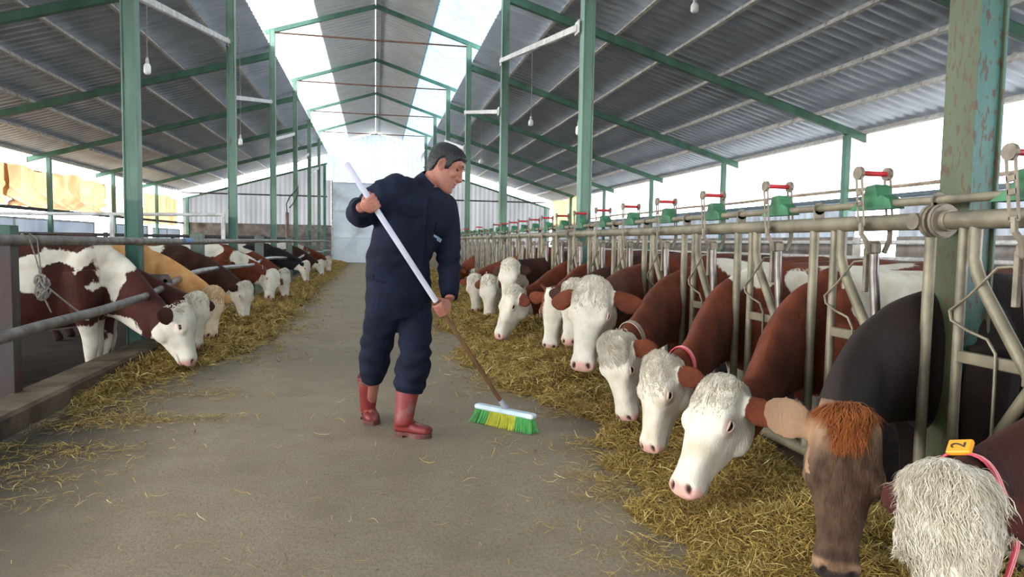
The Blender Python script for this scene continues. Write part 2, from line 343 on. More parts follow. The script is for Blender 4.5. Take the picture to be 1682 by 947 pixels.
# frames
def xl(k): return -(2.35 + 0.035*max(0, k-1))
def seen(k, first, out): return nth(k-first) if k >= first else out+(', %s' % nth(k) if first > 1 else '')
for k, y in enumerate(FR):
    w = nth(k)
    for sgn, side in ((1, 'right'), (-1, 'left')):
        if not (k == 0 and side == 'left'):
            x = (2.29 if k else 2.285) if sgn > 0 else xl(k)
            b = MB(); s = 0.062; t = 0.012           # two channels welded face to face with an open groove
            ztop = 6.10
            b.box((x, y, (ztop-0.2)/2), (0.105, 0.125, ztop+0.2), bev=0.004)
            for dx in (-1, 1): b.box((x+dx*0.058, y, (ztop-0.2)/2), (0.014, 0.15, ztop+0.2), bev=0.003)
            p = b.build('roof_post', M_GREENR if (k == 0 and sgn > 0) else M_GREENP)
            setp(p, ('tall rust-streaked green steel post on the right, nearest the camera' if k == 0 else 'tall green steel roof post on the %s side of the aisle, %s' % (side, w if sgn > 0 else nth(k-1))), 'post', 'roof posts along the aisle')
            pl = MB(); pl.box((x, y, -0.13 if sgn < 0 else -0.12), (0.24, 0.24, 0.02)); pl.build('base_plate', M_GREEN, p)
        b = MB(); x0, x1 = 2.36, 9.92
        b.beam((sgn*x0, y, zR(x0)), (sgn*x1, y, zR(x1)), 0.09, 0.145, (0, 0, 1))
        for off in (-0.066, 0.066): b.beam((sgn*x0, y, zR(x0)+off), (sgn*x1, y, zR(x1)+off), 0.105, 0.012, (0, 0, 1), 0.002)
        b.box((sgn*x1, y, zR(x1)), (0.012, 0.11, 0.17))
        setp(b.build('rafter', M_GREEN), 'sloping green steel rafter under the %s roof, %s' % (side, seen(k, 1, 'above the picture')), 'rafter', 'main rafters')
        b = MB(); b.beam((0, y, zM(0)), (sgn*2.58, y, zM(2.58)), 0.08, 0.10)
        setp(b.build('ridge_rafter', M_GREEN), 'green rafter under the raised ridge roof, %s half, %s' % (side, seen(k, 3, 'above the picture')), 'rafter', 'ridge rafters')
        if k > 0:                                   # outer posts
            xe = 9.36 if sgn > 0 else -9.36
            b = MB(); b.box((xe, y, (zR(xe)-0.35)/2), (0.11, 0.13, zR(xe)+0.2), bev=0.004)
            setp(b.build('eave_post', M_GREEN), 'short green post along the %s outer wall, %s' % (side, seen(k, 2 if sgn > 0 else 4, 'beyond the picture edge')), 'post', 'outer wall posts')
    b = MB().tube([(-2.36, y, 6.06), (0, y, 6.05), (2.36, y, 6.06)], 0.022, 8)
    setp(b.build('tie_bar', M_RUSTBAR, smooth=True), 'thin rusty tie bar crossing below the ridge roof, %s' % seen(k, 3, 'above the picture'), 'bar', 'ridge tie bars')
    if k < 6:                                       # diagonal braces along the rows of posts
        for sgn, side in ((1, 'right'), (-1, 'left')):
            x = 2.20 if sgn > 0 else xl(k)-0.02
            x2 = 2.20 if sgn > 0 else xl(k+1)-0.02
            b = MB(); b.beam((x, y+0.08, 3.55), (x2, FR[k+1]-0.07, 4.42), 0.05, 0.075)
            b.box((x, y+0.10, 3.56), (0.012, 0.16, 0.14)); b.box((x2, FR[k+1]-0.10, 4.40), (0.012, 0.16, 0.14))
            setp(b.build('diagonal_brace', M_PURLIN), 'grey steel brace slanting up between roof posts on the %s, %s' % (side, seen(k, 1, 'above the picture')), 'brace', 'post braces')
# ---- far gable wall
M_GALVF = mat('gable_sheet', srgb(222, 228, 234), srgb(204, 212, 220), 1.4, 0.55, 0.05, c3=srgb(184, 180, 176), s3=0.7, stretch=(1, 1, 0.3))
M_GALVF = thin_sheet('gable_sheet_glow', (0.20, 0.205, 0.215, 1), (0.15, 0.155, 0.165, 1), 0.0, 1.2, (1, 1, .3))  # sheet metal given translucency, an added glow that brightens the wall
def gable(name, x0, x1, zb, ztop):
    """ribbed upright sheeting between x0 and x1, its top following ztop(x)"""
    n = int(abs(x1-x0)/0.24); V = []; F = []
    for i in range(n+1):
        for a, h in ((0, 0), (0.6, 0), (0.68, 1), (0.92, 1)):
            x = x0 + (x1-x0)*(min(i+a, n))/n
            V += [(x, YF - 0.03*h, zb), (x, YF - 0.03*h, ztop(x))]
    k = len(V)//2
    F = [(2*i, 2*i+1, 2*i+3, 2*i+2) for i in range(k-1)]
    o = link_mesh(name, mesh_np(name, V, F), M_GALVF); o['kind'] = 'structure'; return o
gable('wall_far_left', -9.6, -2.62, 1.95, lambda x: zR(x)-0.30)
gable('wall_far_right', 2.55, 9.6, 0.9, lambda x: zR(x)-0.36)
w_ = gable('wall_far', -2.56, 2.5, 4.30, lambda x: zM(x)+0.0); w_.data.materials[0] = thin_sheet('glowing_gable_sheet', (0.34, 0.40, 0.44, 1), (0.28, 0.34, 0.38, 1), 0.0, 1.0, (1, 1, .3))  # washed-out glow of the upper wall, added by making its sheet translucent
gable('wall_far_door_side', -2.56, -2.30, -0.1, lambda x: 4.30)
for (x0, x1, zt) in ((-9.6, -2.3, 1.95), (2.3, 9.6, 0.95)):
    b = MB(); b.box(((x0+x1)/2, YF+0.06, zt/2-0.1), (abs(x1-x0), 0.2, zt+0.2)); struct('wall_far_blocks', b, M_BLOCK)
for sgn, side in ((1, 'right'), (-1, 'left')):
    b = MB(); b.beam((sgn*2.5, YF-0.05, zR(2.5)-0.33), (sgn*9.6, YF-0.05, zR(9.6)-0.33), 0.08, 0.10)
    setp(b.build('gable_rail', M_GREEN), 'green steel edging along the top of the far wall, %s of the door' % side, 'rail', 'gable edge rails')
    b = MB(); b.beam((sgn*2.5, YF-0.07, 3.45), (sgn*9.6, YF-0.07, 3.45), 0.06, 0.07)
    setp(b.build('wall_rail', M_DKPIPE), 'dark horizontal rail across the far sheet wall, %s of the door' % side, 'rail', 'far wall rails')
    for x in (2.62, 9.35):
        b = MB(); b.box((sgn*x, YF-0.08, (zR(x)-0.4)/2), (0.13, 0.12, zR(x)-0.2))
        setp(b.build('gable_post', M_GREEN), 'green steel post against the far wall, %s' % (('just %s of the door' if x < 5 else 'in the far %s corner') % side), 'post', 'gable posts')
# double door of sheet steel with cross bracing
M_DOOR = mat('door_sheet', srgb(226, 234, 240), srgb(206, 216, 224), 1.1, 0.55, 0.05, c3=srgb(186, 190, 196), s3=0.9)
def door():
    b = MB(); b.box((0, YF+0.02, 2.05), (4.5, 0.03, 4.4)); d = struct('door_1', b, M_DOOR)
    for x0, x1 in ((-2.2, -1.1), (-1.1, 0.0), (0.0, 1.1), (1.1, 2.2)):
        f = MB()
        for xx in (x0+0.03, x1-0.03): f.box((xx, YF-0.01, 2.1), (0.05, 0.04, 4.3))
        for zz in (-0.05, 1.35, 2.75, 4.22): f.box(((x0+x1)/2, YF-0.01, zz), (x1-x0, 0.04, 0.05))
        for za, zb in ((0.0, 1.35), (1.35, 2.75)):
            f.beam((x0+0.05, YF-0.005, za), (x1-0.05, YF-0.005, zb), 0.02, 0.025); f.beam((x0+0.05, YF-0.005, zb), (x1-0.05, YF-0.005, za), 0.02, 0.025)
        q = f.build('door_frame', M_DOOR, d); q['kind'] = 'structure'
    h = MB(); h.tube([(-0.05, YF-0.05, 1.6), (-0.05, YF-0.10, 1.6), (-0.05, YF-0.10, 1.8), (-0.05, YF-0.05, 1.8)], 0.012, 6); h.build('door_handle', M_DKPIPE, d)
door()
V_ = []; n_ = 80                                  # gable behind the camera: ribbed sheet with a wide open gateway over the aisle
for i in range(n_+1):
    x = -9.8+19.6*i/n_; zt = (zM(x)+.1 if abs(x) < 2.4 else zR(x)+.12); V_ += [(x, -7.9+.03*(i % 2), 3.4 if abs(x) < 2.3 else -0.2), (x, -7.9+.03*(i % 2), zt)]
o = link_mesh('wall_near', mesh_np('wall_near', V_, [(2*i, 2*i+1, 2*i+3, 2*i+2) for i in range(n_)]), M_GALVW); o['kind'] = 'structure'
b = MB(); b.box((-2.24, YF-0.1, 2.1), (0.10, 0.06, 4.4)); setp(b.build('door_jamb', M_WHITEP), 'bright white upright at the left side of the far door', 'door jamb')
# ---- left outer wall: orange tarp above, sheet panels below
M_TARPL = thin_sheet('orange_tarp', srgb(168, 138, 108), srgb(138, 106, 78), 0.0, 1.3, (1, 1.6, 0.5))
M_TARPL2 = thin_sheet('pale_tarp', srgb(208, 186, 150), srgb(196, 170, 130), 0.0, 0.8)
M_TARPR = thin_sheet('white_tarp', (0.90, 0.89, 0.88, 1), (0.84, 0.79, 0.76, 1), 0.25, 0.9, (1, 1, 0.4))
def cloth(name, x, y0, y1, zb, zt, m, label, amp=0.07, fold=1.1, drape=0.0, seed=0, cat='tarpaulin', group=None):
    ny, nz = int((y1-y0)/0.06), 26; r = np.random.default_rng(seed); V = []
    ph = r.uniform(0, 6, 6)
    for j in range(nz+1):
        t = j/nz
        for i in range(ny+1):
            y = y0+(y1-y0)*i/ny
            yy = y + drape*(t-0.5)*(1-t)*2.0
            f = (math.sin(yy*fold*2.1+ph[0])+0.7*math.sin(yy*fold*4.7+ph[1]+1.5*t)+0.4*math.sin(yy*fold*9.3+ph[2]-2*t))*amp*(0.35+0.65*(1-t))
            sag = 0.05*math.sin(y*1.3+ph[3])+0.03*math.sin(y*3.7+ph[4])
            zz = zb + (zt-zb)*t + (sag if j == nz else 0)+(0.5*sag if j == 0 else 0)
            V.append((x+f, y, zz))
    w = ny+1; F = [(j*w+i, j*w+i+1, (j+1)*w+i+1, (j+1)*w+i) for j in range(nz) for i in range(ny)]
    o = link_mesh(name, mesh_np(name, V, F), m, smooth=True)
    return setp(o, label, cat, group)
cloth('tarpaulin', -9.72, 14.0, 20.8, 1.95, 3.02, M_TARPL, 'glowing orange tarpaulin hung along the left wall, at the picture edge', seed=1, drape=0.8, group='left wall tarpaulins')
cloth('tarpaulin', -9.66, 20.6, 27.3, 1.95, 3.08, M_TARPL, 'orange tarpaulin with deep slanting folds hung along the left wall', amp=0.10, seed=2, drape=2.2, group='left wall tarpaulins')
cloth('tarpaulin', -9.72, 27.3, 31.8, 1.95, 3.1, M_TARPL2, 'smooth pale yellow tarpaulin on the left wall past the orange ones', amp=0.012, seed=3, group='left wall tarpaulins')
cloth('tarpaulin', -9.72, 31.9, 36.9, 1.75, 3.1, M_TARPL, 'plain orange tarpaulin in the far left corner of the barn', amp=0.03, seed=4, group='left wall tarpaulins')
beam_thing('wall_beam', (-9.46, 3, 1.9), (-9.46, 36.9, 1.9), 0.08, 0.09, M_DKPIPE, 'dark rail along the left wall under the orange tarpaulins', 'rail')
M_PANEL = thin_sheet('panel_sheet_glow', (0.34, 0.37, 0.41, 1), (0.27, 0.30, 0.34, 1), 0.0, 1.5)  # metal panels let daylight through, added to lift their brightness
def sheet_panel(y0, y1, z0, z1, label):
    r = empty('sheet_panel', (-9.62, (y0+y1)/2, z0), 0, label, 'metal panel', 'sheet panels of the left wall')
    L = y1-y0; H = z1-z0
    b = MB(); b.box((0, 0, H/2), (0.012, L, H)); b.build('sheet', M_PANEL, r)
    f = MB()
    for yy in (-L/2, 0, L/2): f.box((0.02, yy, H/2), (0.04, 0.06, H))
    for zz in (0.03, H*0.5, H-0.03): f.box((0.02, 0, zz), (0.04, L, 0.05))
    f.build('panel_frame', M_PURLIN, r)
sheet_panel(15.5, 26.2, 0.3, 1.66, 'grey sheet steel panel low on the left wall, nearest the camera')
sheet_panel(27.6, 31.9, 0.3, 1.66, 'grey sheet steel panel low on the left wall, second from the camera')
sheet_panel(32.6, 36.8, 0.3, 1.6, 'grey sheet steel panel low on the left wall, in the far corner')
sheet_panel(4.0, 15.3, 0.3, 1.66, 'grey sheet steel panel low on the left wall beyond the picture edge')
b = MB(); b.box((-9.72, 17, 0.1), (0.18, 40, 0.6)); struct('wall_left', b, M_BLOCK)
# ---- right outer wall: white tarp above, blue-grey ribbed low wall below
for y0, y1, w in ((3.0, 12.9, 'nearest the camera'), (12.95, 22.6, 'in the middle'), (22.65, 31.0, 'toward the far end')):
    cloth('tarpaulin', 9.76, y0, y1, 2.36, 3.50, M_TARPR, 'white tarpaulin glowing along the right wall above the pipe, %s' % w, amp=0.02, fold=0.8, seed=int(y0*3)+5, drape=0.6, group='right wall tarpaulins')
cloth('tarpaulin', 9.46, 31.1, 36.4, 1.95, 3.45, M_TARPL2, 'tan tarpaulin hanging in the far right corner of the barn', amp=0.05, seed=9)
b = MB().tube([(9.66, y, 2.36+0.015*math.sin(y)) for y in np.arange(2, 31, 1.0)], 0.035, 8)
setp(b.build('tarp_pipe', mat('tarp_pipe', srgb(182, 160, 142), srgb(140, 120, 104), 3, 0.7), smooth=True), 'brownish pipe holding the lower edge of the white tarpaulins', 'pipe')
beam_thing('wall_beam', (9.62, 2, 2.17), (9.62, 36.5, 2.17), 0.06, 0.08, mat('grey_blue_steel', srgb(98, 112, 120), srgb(80, 92, 100), 6, 0.5, 0.3), 'blue grey steel rail on top of the low right wall', 'rail')
def ribwall(name, y0, y1):
    o = ribbed((9.72, y0, 1.40), (9.72, y0, 2.14), (0, y1-y0, 0), 0.24, 0.03, (-1, 0, 0), name, M_GALVW); o['kind'] = 'structure'
ribwall('wall_right', 2.0, 11.3); ribwall('wall_right_far', 12.5, 37.0)
for y0, y1 in ((2.0, 11.3), (12.5, 37.0)):
    b = MB(); b.box((9.78, (y0+y1)/2, 0.55), (0.2, y1-y0, 1.7)); struct('wall_right_blocks', b, M_BLOCK)
for z, w in ((1.28, 'upper'), (0.98, 'lower')):
    b = MB().tube([(9.2, 2, z), (9.2, 36, z)], 0.04, 8)
    setp(b.build('pen_rail', M_PURLIN, smooth=True), '%s of two grey pipe rails running along the right outer wall' % w, 'rail', 'right outer rails')
# ---- hanging bulbs
M_BULB = mat('lamp_glass', srgb(235, 235, 232), None, rough=0.25); M_SOCK = mat('lamp_socket', srgb(190, 186, 178), None, rough=0.5)
M_WIRE = mat('cable', srgb(150, 146, 140), None, rough=0.6)
def bulb(p, top, r, label):
    t = empty('hanging_bulb', (p[0], p[1], p[2]), 0, label, 'lamp', 'hanging lamps'); dz = top-p[2]
    MB().tube([(0, 0, 0.10), (0.006, 0.0, 0.4*dz), (0, 0, dz)], 0.006, 6).build('cable', M_WIRE, t)
    MB().lathe((0, 0, 0), [(r*0.45, 0.055), (r*0.5, 0.07), (r*0.42, 0.12), (0.012, 0.135)], 10).build('socket', M_SOCK, t, True)
    MB().lathe((0, 0, 0), [(0.01, -0.085), (r*0.75, -0.075), (r, -0.05), (r, 0.02), (r*0.75, 0.05), (r*0.45, 0.06)], 14).build('glass', M_BULB, t, True)
for (px, py, Y, r, lab) in ((242, 112, 9.9, 0.045, 'white bulb on a cable beside the first left roof post'), (1141, 12, 9.9, 0.06, 'large white bulb hanging at the top of the picture, right'),
        (872, 201, 14.9, 0.055, 'white bulb hanging just right of the aisle before the rafters'), (951, 213, 9.9, 0.05, 'bright white bulb seen against the left side of a thick green right post'),
        (790, 265, 25.0, 0.09, 'small bulb hanging far back on the right by the sweeper\'s head'), (395, 232, 15.0, 0.045, 'small bulb hanging far back beside the second left roof post')):
    p = at(px, py, Y); bulb(p, zR(p[0])+0.21 if abs(p[0]) > 2.36 else 5.9, r, lab)
# ================================================================== feed fences
M_PIPE = mat('dusty_galvanised_pipe', srgb(130, 121, 101), srgb(102, 95, 78), 9, 0.5, 0.2, c3=srgb(82, 76, 63), s3=4, bump=0.15, bscale=80)
M_YOKE = mat('worn_grey_steel', srgb(112, 104, 98), srgb(84, 77, 73), 12, 0.34, 0.5, c3=srgb(92, 74, 66), s3=6)
M_PLATE = mat('dusty_steel_plate', srgb(132, 121, 105), srgb(102, 93, 81), 14, 0.55, 0.3)
M_LATCHG = mat('latch_green', srgb(58, 116, 76), srgb(42, 88, 62), 10, 0.5, c3=srgb(110, 104, 84), s3=7, lo3=0.6, hi3=0.72)
M_REDB = mat('latch_red', srgb(200, 44, 52), srgb(160, 40, 46), 20, 0.45)
XR, ZR, ZL = 2.10, 1.262, 1.342
PITCH = 5.0/7
def tube_part(name, pts, r, m, parent, n=8):
    return MB().tube(pts, r, n).build(name, m, parent, True)
def oval_ring(b, c, R, r, w):
    """flat ring plate, axis along y"""
    b.lathe(c, [(r, -w/2), (R, -w/2), (R, w/2), (r, w/2), (r, -w/2)], 16, (0, 1, 0))
def slotted_arm(b, x, y0, z0, y1, z1, w, t):
    """flat lever arm with a long slot, from the low end (y0,z0) to the top (y1,z1)"""
    d = Vector((0, y1-y0, z1-z0)); L = d.length; d.normalize(); s = Vector((0, d.z, -d.y)); o = Vector((x, y0, z0))
    for k in (-1, 1): b.beam(o + s*(k*w*0.36), o + d*L + s*(k*w*0.36), t, w*0.28, s)
    for f in (0.03, 0.42, 0.62, 0.97): b.beam(o + d*(L*f-0.012), o + d*(L*f+0.012), t, w*0.9, s)
    b.lathe(o + d*L, [(w*0.2, -t), (w*0.62, -t), (w*0.62, t), (w*0.2, t)], 12, (1, 0, 0))
def stall(root, y, full, far, up_=True):
    """one head gate of the yoke fence; y = the pivot of the moving yoke, local to the panel"""
    x = 0; n = 10 if full else 6
    tube_part('fixed_bar', [(x, y+0.465, 1.24), (x, y+0.465, 0.75), (x, y+0.462, 0.14)], 0.0215, M_PIPE, root, n)
    tube_part('fixed_bar', [(x, y+0.315, 1.24), (x, y+0.315, 0.14)], 0.0185, M_PIPE, root, n)
    tube_part('bent_bar', [(x, y+0.265, 1.24), (x, y+0.265, 1.12), (x, y+0.250, 1.075), (x, y+0.222, 1.02), (x, y+0.05, 0.775), (x, y+0.02, 0.73)], 0.0225, M_PIPE, root, n)
    tube_part('brace_bar', [(x, y+0.01, 0.72), (x, y+0.20, 0.40), (x, y+0.30, 0.17)], 0.0195, M_PIPE, root, n)
    b = MB(); b.box((x, y+0.15, 0.765), (0.03, 0.31, 0.042), bev=0.004)
    b.box((x-0.018, y+0.0, 0.745), (0.012, 0.075, 0.075), bev=0.004); b.box((x+0.018, y+0.0, 0.745), (0.012, 0.075, 0.075), bev=0.004)
    b.lathe((x-0.035, y-0.005, 0.735), [(0.014, 0), (0.014, 0.07)], 8, (1, 0, 0))
    b.build('crossbar', M_PIPE, root)
    yk = tube_part('moving_yoke', [(x, y+0.052, 1.165), (x, y+0.050, 1.05), (x, y+0.012, 0.76), (x, y-0.02, 0.45), (x, y-0.03, 0.20)], 0.0205, M_YOKE, root, n)
    if full:
        b = MB(); b.box((x-0.012, y+0.083, 1.06), (0.024, 0.018, 0.19), bev=0.003); b.box((x, y+0.062, 1.155), (0.05, 0.065, 0.06), bev=0.012); b.build('yoke_stop', M_PLATE, yk)
    if not far:
        tube_part('wire_guard', [(x-0.01, y+0.075, 1.07), (x-0.012, y+0.10, 1.10), (x-0.02, y+0.15, 1.095), (x-0.024, y+0.26, 0.985), (x-0.024, y+0.335, 0.93), (x-0.024, y+0.325, 0.895),
                  (x-0.024, y+0.25, 0.865), (x-0.024, y+0.17, 0.845), (x-0.024, y+0.135, 0.80), (x-0.024, y+0.132, 0.70), (x-0.024, y+0.132, 0.42)], 0.0055, M_PIPE, root, 6)
    # lever latch: two arms astride the pipe, a red grip between them, a green catch box behind
    la = MB()
    if far:
        zt, yt = (1.475, y+0.085) if up_ else (1.385, y+0.13)
        for dx in (-0.066, 0.074): la.beam((dx, y+0.055, 1.15), (dx, yt, zt), 0.008, 0.034, (0, 1, 0))
    else:
        slotted_arm(la, -0.066, y+0.058, 1.25, y+0.088, 1.475, 0.046, 0.008); slotted_arm(la, 0.074, y+0.058, 1.25, y+0.088, 1.475, 0.046, 0.008)
        for dx in (-0.066, 0.074): la.tube([(dx, y+0.058, 1.26), (dx, y+0.055, 1.215), (dx*0.8, y+0.040, 1.185), (dx*0.55, y+0.045, 1.135)], 0.012, 6)
    lat = la.build('latch_lever', M_PLATE, root)
    gy, gz = (y+0.088, 1.475) if up_ else (y+0.13, 1.385)
    MB().tube([(-0.062, gy, gz), (0.070, gy, gz)], 0.0115, 10).build('red_grip', M_REDB, lat, True)
    g = MB(); z = ZL
    g.prism([(-0.022, y+0.20, z-0.022), (-0.022, y+0.135, z+0.018), (-0.022, y+0.115, z+0.03), (-0.022, y+0.095, z+0.078), (-0.022, y+0.04, z+0.083), (-0.022, y+0.025, z+0.03), (-0.022, y+0.005, z+0.038), (-0.022, y-0.045, z+0.016), (-0.022, y-0.06, z-0.022)], (0.062, 0, 0))
    g.box((0.02, y+0.07, z+0.052), (0.082, 0.07, 0.05), bev=0.006)
    g.build('catch_box', M_LATCHG, root)
def yoke_panel(y0, k, label):
    root = empty('feed_fence_panel', (XR, y0, 0), 0, label, 'feed fence', 'yoke fence panels'); L = 5.0; far = k > 1
    n = 14 if not far else 8
    tube_part('top_pipe', [(0, 0.03, ZR), (0, L-0.03, ZR)], 0.034, M_PIPE, root, n)
    tube_part('locking_rod', [(0.004, 0.0, ZL), (0.004, L, ZL)], 0.0165, M_PIPE, root, n)
    tube_part('bottom_pipe', [(0, 0.03, 0.15), (0, L-0.03, 0.15)], 0.03, M_PIPE, root, n)
    for yy in (0.02, L-0.02):                       # round end flanges
        b = MB(); oval_ring(b, (0, yy, ZR), 0.062, 0.030, 0.014); b.build('end_flange', M_PLATE, root, True)
    for i in range(7):
        y = 0.29 + i*PITCH; stall(root, y, k < 2, far, not far or (i*5+k) % 3 == 0)
        b = MB(); yy = y+0.445                      # rod keeper
        b.lathe((0.004, yy, ZL), [(0.017, -0.005), (0.030, -0.005), (0.030, 0.005), (0.017, 0.005), (0.017, -0.005)], 12, (0, 1, 0))
        b.box((0.004, yy, ZR+0.044), (0.055, 0.010, 0.05)); b.build('rod_keeper', M_PLATE, root)
    return root
FENCE_LAB = ['yoke feed fence panel of grey tubes on the right, second from the camera', 'yoke feed fence panel of grey tubes on the right, third from the camera',
             'yoke feed fence panel of grey tubes on the right, fourth from the camera', 'yoke feed fence panel of grey tubes on the right, fifth from the camera', 'yoke feed fence panel of grey tubes on the right, sixth from the camera',
             'yoke feed fence panel of grey tubes on the right, seventh from the camera', 'yoke feed fence panel of grey tubes on the right, farthest from the camera']
yoke_panel(-2.77, 0, 'yoke feed fence panel of grey tubes cut by the right picture edge')
for k in range(7): yoke_panel(2.23 + 5.0*k, k, FENCE_LAB[k])
# flanged pipe joint between the first two panels
b = MB(); b.tube([(XR, 2.18, ZR), (XR, 2.28, ZR)], 0.040, 14); oval_ring(b, (XR-0.002, 2.215, ZR), 0.066, 0.036, 0.012); oval_ring(b, (XR-0.002, 2.262, ZR), 0.066, 0.036, 0.012)
b.tube([(XR-0.02, 2.285, ZR-0.002), (XR-0.075, 2.285, ZR-0.002)], [0.030, 0.032], 14)
oval = b.build('pipe_joint', M_PLATE, None, True); setp(oval, 'round flanged pipe joint where two feed fence panels meet at the near right post', 'pipe joint')
# ---- left side: plain rails
M_LPIPE = mat('dirty_rail_pipe', srgb(120, 112, 104), srgb(86, 78, 70), 10, 0.5, 0.3, c3=srgb(66, 58, 50), s3=5, bump=0.2, bscale=70)
M_LPIPE2 = mat('polished_rail_pipe', srgb(150, 146, 144), srgb(96, 90, 84), 5, 0.35, 0.6, c3=srgb(80, 72, 64), s3=3)
XL = -2.22
b = MB().tube([(XL, y, 1.115+0.008*math.sin(y*0.5)) for y in np.arange(-1.0, 36.1, 1.0)], 0.036, 12)
o = b.build('top_rail', M_LPIPE, None, True); setp(o, 'long dirty pipe rail running level along the tops of the left cows', 'rail')
tube_part('blue_tape', [(XL, 8.65, 1.113), (XL, 8.95, 1.113)], 0.0385, mat('blue_tape', srgb(78, 104, 160), None, rough=0.5), o, 12)
def bracket(y, z, label):
    x = -2.10; r = empty('rail_bracket', (x, y, z), 0, label, 'bracket', 'left rail brackets')
    b = MB(); b.prism([(0.09, -0.012, -0.10), (0.09, -0.012, 0.03), (0.05, -0.012, 0.085), (-0.40, -0.012, 0.085), (-0.40, -0.012, -0.04), (-0.03, -0.012, -0.05), (-0.01, -0.012, -0.10)], (0, 0.024, 0)); b.build('plate', M_LPIPE, r)
    b = MB(); b.lathe((0.03, -0.02, 0.02), [(0.018, -0.006), (0.05, -0.006), (0.05, 0.006), (0.018, 0.006), (0.018, -0.006)], 14, (0, 1, 0)); b.build('bolt_ring', M_PLATE, r, True)
LOW = [[(4.0, 0.575), (4.7, 0.588), (5.7, 0.592), (6.6, 0.615), (7.415, 0.672)],
       [(7.425, 0.672), (7.8, 0.72), (8.3, 0.755), (8.9, 0.765), (9.8, 0.755), (11.0, 0.735), (12.395, 0.71)],
       [(12.405, 0.70), (12.9, 0.755), (13.7, 0.785), (14.8, 0.775), (16.2, 0.735), (17.395, 0.70)],
       [(17.405, 0.70), (18.4, 0.64), (19.6, 0.66), (20.8, 0.72), (22.395, 0.74)],
       [(22.405, 0.74), (23.5, 0.76), (25.0, 0.75), (27.395, 0.70)], [(27.405, 0.70), (29, 0.74), (32.3, 0.70)]]
for k, pts in enumerate(LOW):
    P = [(-2.04, y, z) for y, z in pts]
    if k == 0:                                       # the near rail stands a little farther out over the kerb
        g_ = [.94, .94, .94, .95, 1.0]; P = [(-1.92, -1.0, 0.58)] + [(-2.04*f, y*f, 1.15-(1.15-z)*f) for (y, z), f in zip(pts, g_)]
    Q = []
    for i in range(len(P)-1):
        for t in (0, 0.33, 0.66): Q.append(tuple(Vector(P[i]).lerp(Vector(P[i+1]), t)))
    Q.append(P[-1])
    if k: Q = [Q[0]] + [tuple((Vector(Q[i-1])+Vector(Q[i])*2+Vector(Q[i+1]))/4) for i in range(1, len(Q)-1)] + [Q[-1]]
    setp(MB().tube(Q, 0.033, 12).build('neck_rail', M_LPIPE if k == 0 else M_LPIPE2, None, True), 'lower neck rail pipe in front of the left cows, %s' % nth(k), 'rail', 'left neck rails')
for k, (y, z) in enumerate(((7.42, 0.70), (12.4, 0.74), (17.4, 0.70), (22.4, 0.74), (27.4, 0.71))): bracket(y, z, 'steel bracket plate holding the left neck rails, %s' % nth(k))
M_POSTW = green_paint('old_red_green_paint', srgb(62, 32, 32), srgb(46, 62, 58), 0.6)
M_GREEND = green_paint('dark_green_paint', srgb(58, 92, 80), srgb(44, 70, 62), 0.62)
M_POSTG = green_paint('grey_green_paint', srgb(96, 108, 98), srgb(74, 84, 76), 0.6)
for k, y in enumerate((4.95, 9.9, 14.9, 19.9, 24.9, 29.9)):
    x = -2.36; b = MB(); b.box((x, y, 0.56), (0.16, 0.10, 1.06), bev=0.004)
    p = b.build('rail_post', M_POSTW if k == 0 else M_POSTG)
    setp(p, 'squat dark red and green rail post at the left picture edge' if k == 0 else 'short grey green rail post behind the left top rail, %s' % nth(k), 'post', 'left rail posts')
    b = MB(); b.box((x, y, 1.15), (0.166, 0.106, 0.13), bev=0.004); b.build('post_cap', M_POSTG if k else M_GREEND, p)
# pen divider gate of white pipe
def gate(y, x0, x1, z1, label):
    r = empty('pen_gate', (x1, y, 0), 0, label, 'gate', 'pen gates'); L = x0-x1
    MB().tube([(L, 0, z1-0.06), (0, 0, z1)], 0.028, 10).build('top_rail', M_WHITEP, r, True)
    for xx, zz in ((0, z1+0.02), (L*0.5, z1), (L, z1-0.03)): MB().box((xx, 0, (zz-0.15)/2), (0.06, 0.05, zz+0.15), bev=0.006).build('upright', M_WHITEP, r)
    for zz in (0.2, 0.5, 0.8): MB().tube([(L, 0, zz), (0, 0, zz)], 0.02, 8).build('bar', M_PIPE, r, True)
gate(12.2, -5.9, -2.50, 1.55, 'white pipe pen gate standing across the left pen behind the cows')
gate(12.25, -9.4, -5.98, 1.50, 'white pipe pen gate farther left, by the outer wall')
# post with a lifted hook lever far back on the left
p0 = at(472, 392, 21.0); b = MB().tube([(p0[0], 21.0, 0.0), (p0[0], 21.0, 1.95)], 0.05, 8)
r_ = b.build('lever_post', mat('brown_steel', srgb(128, 100, 84), srgb(96, 76, 64), 8, 0.6), None, True); setp(r_, 'brown pipe upright topped with a bent hook lever, far back on the left', 'post')
tube_part('hook_lever', [(p0[0], 21, 1.93), (p0[0]-0.02, 21, 2.2), (p0[0]+0.08, 21, 2.42), (p0[0]+0.25, 21, 2.6), (p0[0]+0.32, 21, 2.75), (p0[0]+0.30, 21, 2.5), (p0[0]+0.2, 21, 2.25), (p0[0]+0.06, 21, 2.08)], 0.018, M_DKPIPE, r_, 6)
